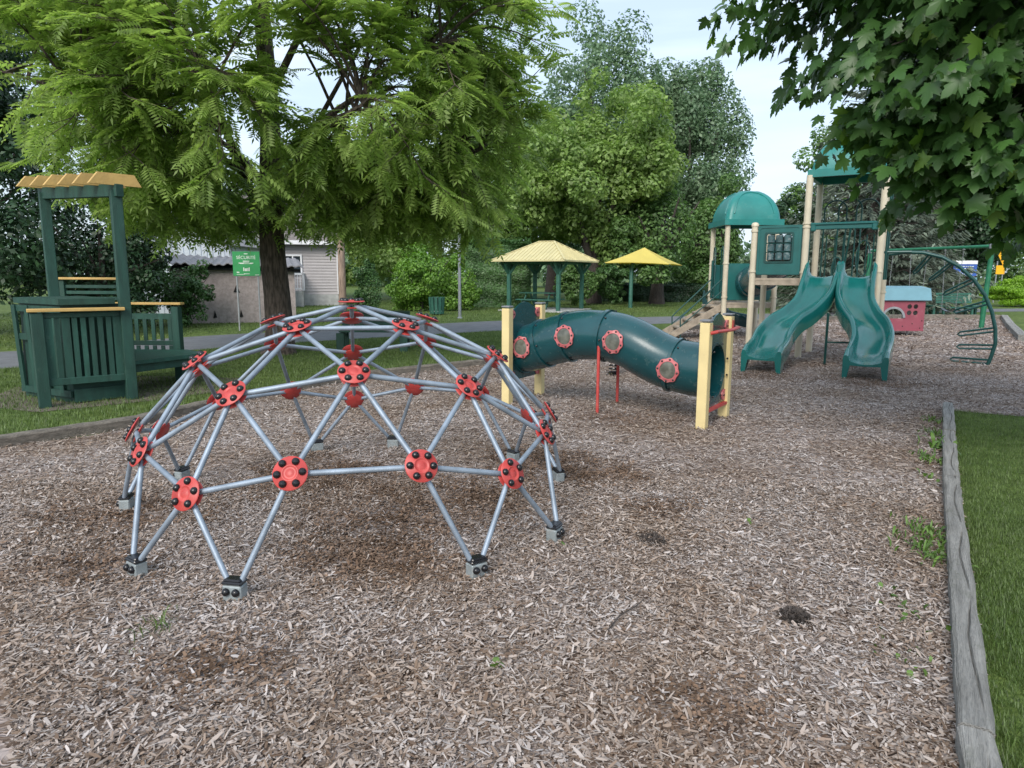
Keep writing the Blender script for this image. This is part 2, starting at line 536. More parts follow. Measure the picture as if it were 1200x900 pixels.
def npmesh(name, V, Fq, m, parent=None, off=None):
    """fast mesh from numpy: V (n,3); Fq (m,k) faces of equal size"""
    me = bpy.data.meshes.new(name)
    V = np.asarray(V, dtype=np.float32)
    if parent is not None:
        p = wloc(parent)
        V = V - np.array([p.x, p.y, p.z], dtype=np.float32)
    Fq = np.asarray(Fq, dtype=np.int32)
    k = Fq.shape[1]
    me.vertices.add(len(V))
    me.vertices.foreach_set('co', V.ravel())
    me.loops.add(Fq.size)
    me.loops.foreach_set('vertex_index', Fq.ravel())
    me.polygons.add(len(Fq))
    me.polygons.foreach_set('loop_start', np.arange(0, Fq.size, k, dtype=np.int32))
    me.update(calc_edges=True)
    me.materials.append(M[m] if isinstance(m, str) else m)
    ob = bpy.data.objects.new(name, me)
    COL.objects.link(ob)
    if parent is not None:
        ob.parent = parent
    return ob

def child(name, me, mtx, parent, pm):
    """sub-part placed by a world matrix under a part whose world matrix is pm"""
    o = bpy.data.objects.new(name, me)
    COL.objects.link(o)
    o.parent = parent
    o.matrix_local = pm.inverted() @ mtx
    return o
def inst(name, me, mtx, parent):
    """object sharing mesh data placed by a world matrix under a parent (all roots unrotated)"""
    o = bpy.data.objects.new(name, me)
    COL.objects.link(o)
    o.parent = parent
    m = mtx.copy()
    m.translation = m.translation - wloc(parent)
    o.matrix_local = m
    return o

def rand_rot(n, zmax=1.0):
    q = rng.normal(size=(n, 4))
    q /= np.linalg.norm(q, axis=1)[:, None]
    w, x, y, z = q.T
    return np.stack([np.stack([1 - 2 * (y * y + z * z), 2 * (x * y - z * w), 2 * (x * z + y * w)], 1),
                     np.stack([2 * (x * y + z * w), 1 - 2 * (x * x + z * z), 2 * (y * z - x * w)], 1),
                     np.stack([2 * (x * z - y * w), 2 * (y * z + x * w), 1 - 2 * (x * x + y * y)], 1)], 1)
def frames(d, up):
    """rotation matrices with x axis along d and z near up (n,3)"""
    d = d / np.linalg.norm(d, axis=1)[:, None]
    y = np.cross(up, d)
    y /= np.linalg.norm(y, axis=1)[:, None] + 1e-9
    z = np.cross(d, y)
    return np.stack([d, y, z], 2)
def scatter(TV, TF, pos, rot, scale):
    n = len(pos)
    sc = np.asarray(scale)
    if sc.ndim == 1: sc = sc[:, None, None]
    else: sc = sc[:, None, :]
    V = np.einsum('nij,nkj->nki', rot, TV[None] * sc) + pos[:, None, :]
    F = TF[None] + (np.arange(n) * len(TV))[:, None, None]
    return V.reshape(-1, 3), F.reshape(-1, TF.shape[1])

# ------------------------------------------------------------------ ground, path, mulch
def sheet(name, poly, z, m, kind='structure'):
    b = MB()
    b.add([(x, y, z) for x, y in poly], [tuple(range(len(poly)))])
    o = b.build(name, m)
    if o.data.polygons[0].normal.z < 0:
        o.data.flip_normals()
    o['kind'] = kind
    return o
sheet('ground', [(-700, -60), (700, -60), (700, 900), (-700, 900)], 0.0, 'lawn')
def smooth_path(pts, n=8):
    out = []
    P = [Vector((*p, 0)) for p in pts]
    P = [P[0] * 2 - P[1]] + P + [P[-1] * 2 - P[-2]]
    for i in range(1, len(P) - 2):
        for k in range(n):
            t = k / n
            a, b, c, d = P[i - 1], P[i], P[i + 1], P[i + 2]
            v = 0.5 * ((2 * b) + (c - a) * t + (2 * a - 5 * b + 4 * c - d) * t * t + (3 * b - a - 3 * c + d) * t ** 3)
            out.append((v.x, v.y))
    out.append((P[-2].x, P[-2].y))
    return out
near = smooth_path([(-16, 8.6), (-8.65, 11.5), (-6.7, 14.6), (-3.6, 17.6), (-0.2, 20.2), (3.5, 22.6), (8, 25.0), (15, 29.2), (26, 33.8), (60, 42)])
far = smooth_path([(-18, 11.2), (-10.5, 14.0), (-8.3, 17.6), (-5.0, 20.6), (-0.9, 24.2), (2.9, 26.3), (7, 28.0), (14, 31.6), (25, 36.0), (59, 44.6)])
sheet('path', near + far[::-1], 0.004, 'asphalt')
mulch_poly = smooth_path([(-6.6, 4.9), (-4.73, 6.2), (-3.92, 7.14), (-3.2, 9.1), (-2.2, 10.7), (-0.42, 12.3), (2.2, 15.2), (4.4, 19.4), (7.5, 23.0), (11.5, 25.7), (16.0, 27.4)], 6) + [(19.15, 27.0), (16.2, 22.4), (13.0, 17.6), (11.5, 14.5), (5.95, 7.86), (5.3, 8.2), (1.6, 2.06), (-0.8, -2.0), (-9, -2.0)]
sheet('wood_chip_ground', mulch_poly, 0.008, 'mulch')
MP = np.array(mulch_poly)
def inside(x, y, P):
    c = np.zeros(len(x), bool)
    n = len(P)
    j = n - 1
    for i in range(n):
        xi, yi = P[i]
        xj, yj = P[j]
        t = ((yi > y) != (yj > y)) & (x < (xj - xi) * (y - yi) / (yj - yi + 1e-12) + xi)
        c ^= t
        j = i
    return c
# dug-up brown patches (x, y, radius)
PATCH = [(-0.75, 4.35, 0.62), (-0.95, 3.75, .33), (-0.25, 4.9, 0.5), (-1.5, 5.3, 0.6), (1.0, 4.6, .25), (.2, 5.9, .4), (-2.3, 3.6, 0.35), (0.6, 5.4, 0.45), (-2.6, 4.4, 0.5), (-0.6, 3.6, 0.35), (4.1, 11.0, 0.6), (5.5, 10.3, 0.7), (1.2, 7.6, 0.5), (-1.2, 2.6, .3), (0.75, 2.35, .25)]
def make_chips(name, n, y0, y1, l0, l1, w0, w1, label, lift=0.03):
    # sample density ~ uniform on ground
    y = rng.uniform(y0, y1, n * 4)
    xw = y * 0.80
    keep = rng.uniform(0, y1 * 0.80, n * 4) < xw
    y = y[keep]
    x = rng.uniform(-1, 1, len(y)) * y * 0.80
    k = inside(x, y, MP)
    x, y = x[k], y[k]
    dens = np.ones(len(x))
    for px, py, pr in PATCH:
        dd = np.hypot(x - px, (y - py) * 1.3) / pr
        dens *= np.clip(dd * 0.75 + rng.uniform(-.15, .15, len(x)), 0.22, 1)
    wave = 0.5 + 0.5 * np.sin(x * 2.1 + 1.3 * np.sin(y * 1.7)) * np.sin(y * 1.4 + 2 * np.sin(x * 0.9 + 1))
    dens *= 0.86 + 0.14 * wave
    k = rng.uniform(size=len(x)) < dens
    x, y = x[k][:n], y[k][:n]
    n = len(x)
    # a chip: bent splinter, 6 verts -> 2 quads top + thin edge
    TV = np.array([(-.5, -.35, 0), (0, -.5, .08), (.5, -.25, 0), (.5, .2, 0), (0, .5, .08), (-.5, .3, 0),
                   (-.5, -.35, -.35), (0, -.5, -.27), (.5, -.25, -.35)], dtype=float)
    TF = np.array([(0, 1, 4, 5), (1, 2, 3, 4)])
    TV = TV[:6]
    if y0 > 4:
        TV = np.array([(-.5, -.4, 0), (.5, -.3, 0), (.45, .45, .05), (-.5, .35, .02)], dtype=float)
        TF = np.array([(0, 1, 2, 3)])
    L = l0 + (l1 - l0) * rng.uniform(0, 1, n) ** 3.0
    Wd = w0 + (w1 - w0) * rng.uniform(0, 1, n) ** 1.8
    Wd = np.minimum(Wd, L * 0.6)
    a = rng.uniform(0, 2 * PI, n)
    til = rng.normal(0, 0.22, n)
    rol = rng.normal(0, 0.35, n)
    d = np.stack([np.cos(a) * np.cos(til), np.sin(a) * np.cos(til), np.sin(til)], 1)
    up = np.stack([rng.normal(0, .3, n), rng.normal(0, .3, n), np.ones(n)], 1)
    rot = frames(d, up)
    z = 0.010 + rng.uniform(0, lift, n) ** 1.0 * 0.6 + np.abs(til) * L * .35
    pos = np.stack([x, y, z], 1)
    sc = np.stack([L, Wd, np.full(n, 0.006) * rng.uniform(.6, 1.4, n)], 1)
    V, F = scatter(TV, TF, pos, rot, sc)
    o = npmesh(name, V, F, 'chip')
    tag(o, label, 'wood chips', kind='stuff')
    return o
make_chips('wood_chips', 185000, 1.7, 5.2, 0.009, 0.056, 0.0035, 0.016, 'loose grey-brown wood chips covering the play area ground nearby')
make_chips('wood_chips', 130000, 5.0, 12.5, 0.020, 0.068, 0.006, 0.016, 'loose wood chips in the middle of the play area')
make_chips('wood_chips', 40000, 12.3, 27, 0.05, 0.12, 0.015, 0.035, 'loose wood chips at the far end of the play area')

# dark crumbly fines lying in the worn patches
M['fines'] = mat('brown_mulch_fines', (0.12, 0.078, 0.052), 0.95, 0, 0, 3, col2=(0.21, 0.145, 0.105), island=.45, spec=.1)
def make_fines():
    xs, ys, zs = [], [], []
    for px, py, pr in PATCH:
        n = int(17000 * pr * pr * (1 if py < 7 else .35))
        a = rng.uniform(0, 2 * PI, n)
        q = pr * 1.25 * rng.uniform(0, 1, n) ** .62
        q = q * (1 + .25 * np.sin(a * 3 + px * 7) + .15 * np.sin(a * 7 + py * 5))
        xs.append(px + q * np.cos(a)); ys.append(py + q * np.sin(a) * .75); zs.append(rng.uniform(.012, .034, n))
    x, y, z = map(np.concatenate, (xs, ys, zs))
    n = len(x)
    TV = np.array([(-.5, -.4, 0), (.5, -.5, .1), (.45, .4, 0), (-.4, .5, .15)], dtype=float)
    L = rng.uniform(.006, .026, n)
    V, F = scatter(TV, np.array([(0, 1, 2, 3)]), np.stack([x, y, z], 1), frames(np.stack([rng.normal(size=n), rng.normal(size=n), rng.normal(0, .25, n)], 1), np.array([0, 0, 1.]) + rng.normal(0, .3, (n, 3))), np.stack([L, L * .5, L], 1))
    o = npmesh('mulch_fines', V, F, 'fines')
    tag(o, 'dark brown crumbly mulch in the worn patches under and near the dome', 'mulch', kind='stuff')
make_fines()
def heaps():
    rng2 = np.random.default_rng(5)
    pts = []
    for k in range(5):
        for da in (12.8, -12.8):
            a = R_(k * 72 + da) - 1.97
            pts.append((-1.091 + 1.532 * math.cos(a), 4.709 + 1.532 * math.sin(a), .05, .11, 150))
    pts += [(-.06, 8.45, .07, .16, 160), (.37, 9.2, .07, .16, 160), (2.008, 7.145, .07, .17, 200), (2.42, 7.75, .07, .16, 180), (1.03, 8.255, .02, .10, 80), (1.331, 8.60, .02, .10, 80)]
    P, L = [], []
    for x, y, r0, r1, n in pts:
        a = rng2.uniform(0, 2 * PI, n)
        q = r0 + (r1 - r0) * rng2.uniform(0, 1, n) ** 1.3
        P.append(np.stack([x + q * np.cos(a), y + q * np.sin(a), .012 + .028 * (1 - (q - r0) / (r1 - r0)) * rng2.uniform(.3, 1, n)], 1))
    P = np.concatenate(P)
    n = len(P)
    TV = np.array([(-.5, -.35, 0), (0, -.5, .08), (.5, -.25, 0), (.5, .2, 0), (0, .5, .08), (-.5, .3, 0)], dtype=float)
    d = np.stack([rng2.normal(size=n), rng2.normal(size=n), rng2.normal(0, .4, n)], 1)
    V, F = scatter(TV, np.array([(0, 1, 4, 5), (1, 2, 3, 4)]), P, frames(d, np.array([0, 0, 1.]) + rng2.normal(0, .4, (n, 3))), np.stack([rng2.uniform(.015, .055, n), rng2.uniform(.005, .013, n), np.full(n, .006)], 1))
    o = npmesh('wood_chips', V, F, 'chip')
    tag(o, 'wood chips heaped against the dome feet and the tunnel posts', 'wood chips', kind='stuff')
heaps()

# ------------------------------------------------------------------ grass
def grass(name, poly, n, h0, h1, w, label, xr, yr):
    x = rng.uniform(*xr, n * 3)
    y = rng.uniform(*yr, n * 3)
    k = inside(x, y, np.array(poly)) & (np.abs(x) < y * 0.82 + 0.3)
    x, y = x[k][:n], y[k][:n]
    n = len(x)
    # patchy lawn
    TV = np.array([(0, -.5, 0), (0.2, .5, .35), (0.75, 0.0, 1), (0.3, -.4, .5)], dtype=float)
    TF = np.array([(0, 1, 2, 3)])
    a = rng.uniform(0, 2 * PI, n)
    lean = rng.uniform(0.2, 1.2, n)
    h = rng.uniform(h0, h1, n) * (0.8 + 0.3 * np.sin(x * 2.3 + y) * np.sin(y * 3.1 - x))
    c, s_ = np.cos(a), np.sin(a)
    rot = np.zeros((n, 3, 3))
    rot[:, 0, 0] = c; rot[:, 0, 1] = -s_; rot[:, 1, 0] = s_; rot[:, 1, 1] = c; rot[:, 2, 2] = 1
    sc = np.stack([h * lean, np.full(n, w) * rng.uniform(.6, 1.3, n), h], 1)
    V, F = scatter(TV, TF, np.stack([x, y, np.full(n, 0.0)], 1), rot, sc)
    o = npmesh(name, V, F, 'grass')
    tag(o, label, 'grass', kind='stuff')
    return o
right_poly = [(1.55, 1.95), (5.33, 8.2), (6.2, 7.7), (12, 14.2), (13.4, 17.2), (19.5, 26.5), (30, 26), (30, 1), (1.2, 1)]
grass('grass', right_poly, 110000, 0.02, 0.055, 0.0035, 'short mown grass right of the grey timber edge', (1.2, 9), (1.5, 9))
grass('grass', right_poly, 26000, 0.015, 0.045, 0.003, 'short grass right beside the nearest timber', (1.4, 3.6), (1.7, 4.4))
grass('grass', right_poly, 35000, 0.03, 0.07, 0.008, 'mown grass at the far right of the play area', (5.8, 24), (7, 26))
left_poly = smooth_path([(-6.7, 5.1), (-4.85, 6.35), (-4.05, 7.25), (-3.35, 9.2), (-2.35, 10.85), (-0.55, 12.45), (2.05, 15.35), (4.25, 19.5), (7.35, 23.2)], 4) + [(8, 24.7), (3.5, 22.4), (-.2, 20.0), (-3.6, 17.4), (-6.75, 14.5), (-8.7, 11.3), (-16, 8.4), (-16, 5)]
grass('grass', left_poly, 120000, 0.03, 0.08, 0.007, 'short grass strip between the timber edge and the path', (-12, 4), (5, 22))
far_poly = [(-18.3, 11.4), (-10.6, 14.2), (-8.4, 17.8), (-5.1, 20.8), (-1.0, 24.4), (2.8, 26.5), (7, 28.2), (14, 31.8), (25, 36.2), (25, 45), (-25, 45), (-25, 12)]
grass('grass', far_poly, 60000, 0.04, 0.10, 0.02, 'lawn beyond the asphalt path', (-20, 22), (13, 42))

# small tufts and weeds by the right timber
def weed_plant(name, x, y, n, ln, w, label, cat='weed', mt='weed', spread=.12, group=None):
    TV = np.array([(0, -.15, 0), (0, .15, 0), (.35, .5, .35), (.35, -.5, .35), (.75, .45, .42), (.75, -.45, .42), (1.0, .02, .3), (1.0, -.02, .3)], dtype=float)
    TF = np.array([(0, 1, 2, 3), (3, 2, 4, 5), (5, 4, 6, 7)])
    a = rng.uniform(0, 2 * PI, n)
    L = ln * rng.uniform(.5, 1, n)
    el = rng.uniform(.1, 1.0, n)
    d = np.stack([np.cos(a) * np.cos(el), np.sin(a) * np.cos(el), np.sin(el)], 1)
    rot = frames(d, np.tile([0, 0, 1.], (n, 1)) + rng.normal(0, .15, (n, 3)))
    pos = np.stack([x + rng.normal(0, spread, n) * .5, y + rng.normal(0, spread, n), np.full(n, .01)], 1)
    V, F = scatter(TV, TF, pos, rot, np.stack([L, np.full(n, w) * rng.uniform(.6, 1.2, n), L], 1))
    root = thing(name, label, cat, (x, y, 0), group)
    o = npmesh('leaves', V, F, mt, root)
    return root
GW = 'weeds growing along the right timber edge'
for x, y, n, ln, w, lb in [(4.86, 7.55, 60, .13, .02, 'small leafy weed near the far end of the right timber'),
                           (4.45, 6.85, 70, .16, .02, 'low grassy weed two thirds up the right timber'),
                           (4.12, 6.30, 26, .24, .07, 'broad-leaved weed against the right timber'),
                           (3.82, 5.85, 60, .15, .03, 'ragged weed below the broad-leaved one by the timber'),
                           (3.5, 5.35, 9, .10, .06, 'tiny pale yellow-green sprout by the timber'),
                           (2.75, 4.1, 90, .17, .02, 'tall grassy tuft leaning on the right timber'),
                           (2.55, 3.78, 80, .17, .025, 'bright green grass tuft by the nearer timber'),
                           (2.05, 3.15, 16, .09, .05, 'yellow-green seedling beside the nearest timber'),
                           (1.80, 2.75, 14, .07, .04, 'small seedling close to the camera at the timber foot')]:
    weed_plant('weed', x - .14, y, int(n * 1.1), ln * .55, w * .55, lb, group=GW)
weed_plant('grass_tuft', -1.59, 2.9, 40, .08, .006, 'sparse green grass tuft alone in the wood chips at lower left', 'grass tuft', 'grass', .07)
for x, y, lb in [(-0.05, 2.62, 'tiny seedling in the chips at the bottom of the picture'), (0.3, 3.9, 'little yellow-green seedling in the open chips'), (1.55, 4.3, 'single yellow leaf sprout right of the middle of the chips')]:
    weed_plant('seedling', x, y, 5, .035, .03, lb, 'seedling', 'weed', .02)
# debris piles
def pile(x, y, r, h, label):
    n = 420
    a = rng.uniform(0, 2 * PI, n)
    q = r * np.sqrt(rng.uniform(0, 1, n))
    z = h * (1 - (q / r) ** 2) * rng.uniform(.4, 1, n)
    TV = np.array([(-.5, -.5, 0), (.5, -.4, 0), (.5, .4, .1), (-.5, .5, 0)], dtype=float)
    V, F = scatter(TV, np.array([(0, 1, 2, 3)]), np.stack([x + q * np.cos(a), y + q * np.sin(a), z + .012], 1), rand_rot(n), np.stack([rng.uniform(.015, .05, n), rng.uniform(.006, .014, n), np.ones(n) * .02], 1))
    o = npmesh('bark_pile', V, F, 'bark_dark')
    tag(o, label, 'debris', kind='stuff')
pile(1.33, 3.03, .07, .05, 'small clump of dark brown bark debris on the chips')
pile(0.86, 4.0, .09, .02, 'flat dark twiggy debris on the chips')
tw = MB()
tw.tube([(0.42, 2.86, .03), (0.50, 2.98, .05), (0.60, 3.10, .04), (0.66, 3.2, .03)], [.004, .004, .003, .002], 5)
tag(tw.build('twig', 'bark_dark'), 'thin dark twig lying on the wood chips', 'twig')

# ------------------------------------------------------------------ timber edging
def edging(name, pts, w, h, label, m, cracks=True, seg=2.4, zoff=0):
    root = thing(name, label, 'timber edging', (pts[0][0], pts[0][1], 0))
    for i in range(len(pts) - 1):
        a, b = Vector((*pts[i], 0)), Vector((*pts[i + 1], 0))
        L = (b - a).length
        k = max(1, round(L / seg))
        for q in range(k):
            p, r = a.lerp(b, q / k), a.lerp(b, (q + 1) / k)
            d = (r - p).normalized()
            sd_ = Vector((d.y, -d.x, 0))
            p = p + d * .006
            r = r - d * .006
            # hewn timber: many stations, uneven top with longitudinal split
            n = max(4, int((r - p).length / .12))
            vs, fs = [], []
            ofs = random.uniform(-.006, .006)
            pr = 8
            for s_ in range(n + 1):
                c = p.lerp(r, s_ / n) + sd_ * (ofs + random.uniform(-.002, .002))
                hh = h + random.uniform(-.004, .004) + ofs
                wl = w / 2 + random.uniform(-.004, .004)
                wr = w / 2 + random.uniform(-.006, .003)
                ck = w * .12 + .012 * math.sin(s_ * .7 + i + q) 
                dp = .012 if cracks and (s_ % 9) > 1 else .002
                for (o, z) in ((-wl, -.02), (-wl, hh - .012), (-wl + .012, hh), (ck - .006, hh), (ck, hh - dp), (ck + .006, hh), (wr - .014, hh - .002), (wr, hh - .016), (wr, -.02)):
                    vs.append(c + sd_ * o + Vector((0, 0, z)))
            K = 9
            for s_ in range(n):
                for j in range(K - 1):
                    fs.append((s_ * K + j, s_ * K + j + 1, (s_ + 1) * K + j + 1, (s_ + 1) * K + j))
            fs.append(tuple(range(K - 1, -1, -1)))
            fs.append(tuple(n * K + j for j in range(K)))
            MB().add(vs, fs).build('timber', m, root)
    return root
edging('timber_edge', [(1.01, 1.0), (1.575, 2.12), (3.385, 5.14), (5.30, 8.26)], .108, .10, 'pale grey split timber edge between chips and right lawn, nearest the camera', 'timber')
edging('timber_edge', [(6.1, 7.95), (9.0, 11.1)], .14, .05, 'short low timber edge running right behind the near timber', 'timber')
edging('timber_edge', [(13.05, 17.6), (16.2, 22.5), (19.2, 27.05)], .22, .16, 'weathered grey timber edge at the far right corner', 'timber', seg=3)
edging('timber_edge', [(19.15, 27.2), (15.9, 27.5), (11.5, 25.8), (7.5, 23.1), (4.4, 19.5)], .18, .15, 'brown timber edge along the far side of the play area', 'timber_brown')
lp = [(-6.7, 4.95), (-4.76, 6.2), (-3.97, 7.16), (-3.25, 9.12), (-2.25, 10.72), (-0.47, 12.35), (2.15, 15.25), (4.35, 19.4)]
edging('timber_edge', lp, .14, .11, 'grey-brown timber edge curving along the left grass', 'timber_brown')

# ------------------------------------------------------------------ climbing dome
def dome():
    cx, cy, rot = -1.091, 4.709, -1.97
    rr = {'r1': .550, 'r2e': 1.100, 'r2f': .984, 'B': 1.431, 'b': 1.367, 'f': 1.532}
    zz = {'apex': 1.398, 'r1': 1.272, 'r2e': .947, 'r2f': 1.059, 'B': .489, 'b': .611, 'f': .105}
    root = thing('climbing_dome', 'geodesic climbing dome of grey steel tubes with red round connector plates', 'climbing dome', (cx, cy, 0))
    def P(kind, k, da=0):
        a = R_(k * 72 + da) + rot
        return Vector((cx + rr[kind] * math.cos(a), cy + rr[kind] * math.sin(a), zz[kind]))
    N = {'apex': Vector((cx, cy, zz['apex']))}
    for k in range(5):
        N['r1', k] = P('r1', k); N['r2e', k] = P('r2e', k); N['r2f', k] = P('r2f', k, 36)
        N['B', k] = P('B', k); N['ba', k] = P('b', k, 22.4); N['bb', k] = P('b', k, 49.6)
        N['fa', k] = P('f', k, 12.8); N['fb', k] = P('f', k, -12.8)
        N['vx', k] = P('f', k, 36)     # empty direction of the sixth bolt
    E = []
    for k in range(5):
        j, p = (k + 1) % 5, (k - 1) % 5
        E += [('apex', ('r1', k)), (('r1', k), ('r1', j)), (('r1', k), ('r2e', k)), (('r1', k), ('r2f', k)), (('r1', k), ('r2f', p)),
              (('r2e', k), ('r2f', k)), (('r2e', k), ('r2f', p)), (('r2e', k), ('B', k)), (('r2e', k), ('ba', k)), (('r2e', k), ('bb', p)),
              (('r2f', k), ('ba', k)), (('r2f', k), ('bb', k)), (('B', k), ('ba', k)), (('B', k), ('bb', p)), (('ba', k), ('bb', k)),
              (('B', k), ('fa', k)), (('B', k), ('fb', k)), (('ba', k), ('fa', k)), (('bb', p), ('fb', k))]
    nb = {k: [] for k in N}
    for a, b in E:
        nb[a].append(N[b]); nb[b].append(N[a])
    for k in range(5):
        nb['ba', k].append(N['vx', k]); nb['bb', k].append(N['vx', k])
    # hub meshes
    pr = [(.0005, -.004), (.085, -.004), (.089, 0), (.085, .005), (.046, .006), (.043, .010), (.037, .010), (.034, .006), (.022, .006), (.018, .009), (.0005, .009)]
    hub_me = MB().lathe(pr, n=28, cap=False).build('hub_plate', 'red', smooth=True, flat_angle=60)
    hm = hub_me.data
    bpy.data.objects.remove(hub_me)
    inner = MB()
    inner.lathe([(.0005, -.004), (.072, -.004), (.075, 0), (.072, .004), (.0005, .004)], n=20, cap=False)
    io = inner.build('inner_plate', 'red', smooth=True, flat_angle=60)
    im = io.data
    bpy.data.objects.remove(io)
    bo = MB().lathe([(.0195, -.002), (.020, .005), (.018, .013), (.011, .020), (.0005, .022)], n=12, cap=False).build('bolt', 'black', smooth=True, flat_angle=60)
    bm_ = bo.data
    bpy.data.objects.remove(bo)
    for key, p in N.items():
        if key != 'apex' and key[0] in ('fa', 'fb', 'vx'):
            continue
        # normal from neighbours
        c = sum(nb[key], Vector()) / len(nb[key])
        n = (p - Vector((cx, cy, 0.0)))
        if key != 'apex':
            ring = sorted(nb[key], key=lambda q: math.atan2((q - p).dot(Vector((-(p.y - cy), p.x - cx, 0)).normalized()), (q - p).z))
            acc = Vector()
            for i in range(len(ring)):
                acc += (ring[i] - p).normalized().cross((ring[(i + 1) % len(ring)] - p).normalized())
            if acc.dot(n) < 0: acc = -acc
            n = acc
        n.normalize()
        q = n.to_track_quat('Z', 'Y').to_matrix().to_4x4()
        hmx = Matrix.Translation(p + n * .021) @ q
        h = inst('hub_plate', hm, hmx, root)
        inst('inner_plate', im, Matrix.Translation(p - n * .021) @ q, root)
        for d in nb[key]:
            t = (d - p)
            t = (t - n * t.dot(n)).normalized()
            child('bolt', bm_, Matrix.Translation(p + n * .025 + t * .063) @ q, h, hmx)
    for a, b in E:
        A, B = N[a], N[b]
        d = (B - A).normalized()
        isf = lambda k: k != 'apex' and k[0] in ('fa', 'fb')
        for kk, P0, P1 in ((a, A, B), (b, B, A)):
            if isf(kk):
                tg = Vector((-(P0.y - cy), P0.x - cx, 0)).normalized()
                sh = tg * (.034 if (P1 - P0).dot(tg) > 0 else -.034)
                if kk == a: A = A + sh
                else: B = B + sh
        d = (B - A).normalized()
        p0 = A + d * (.045 if not isf(a) else 0.0)
        p1 = B - d * (.045 if not isf(b) else 0.0)
        fl = .0152
        m = MB()
        m.tube([p0, p0 + d * .05, p1 - d * .05, p1], [.0135, fl, fl, .0135], 12)
        m.build('strut', 'steel', root, smooth=True, flat_angle=60)
    for k in range(5):
        for w in ('fa', 'fb'):
            p = N[w, k]
            o = Vector((p.x - cx, p.y - cy, 0)).normalized()
            o = (o + Vector((cx, cy, 0)) * 0).normalized()
            s_ = Vector((-o.y, o.x, 0))
            m = Matrix((s_, o, Vector((0, 0, 1)))).transposed()
            ft = MB().box((p.x, p.y, .035), (.10, .068, .12), m, .006).build('foot_block', 'foot', root)
            # rubber cap, domed
            cp = MB()
            cp.box(Vector((p.x, p.y, .107)), (.106, .074, .018), m, .007)
            cp.box(Vector((p.x, p.y, .119)), (.09, .06, .016), m, .010)
            c = cp.build('rubber_cap', 'black', ft)
            for s2 in (-1, 1):
                b = bpy.data.objects.new('bolt', bm_)
                COL.objects.link(b)
                b.parent = ft
                qq = o.to_track_quat('Z', 'Y').to_matrix().to_4x4()
                b.matrix_local = Matrix.Translation(Vector((p.x, p.y, .066)) + o * .035 + s_ * .026 * s2 - wloc(ft)) @ qq
dome()

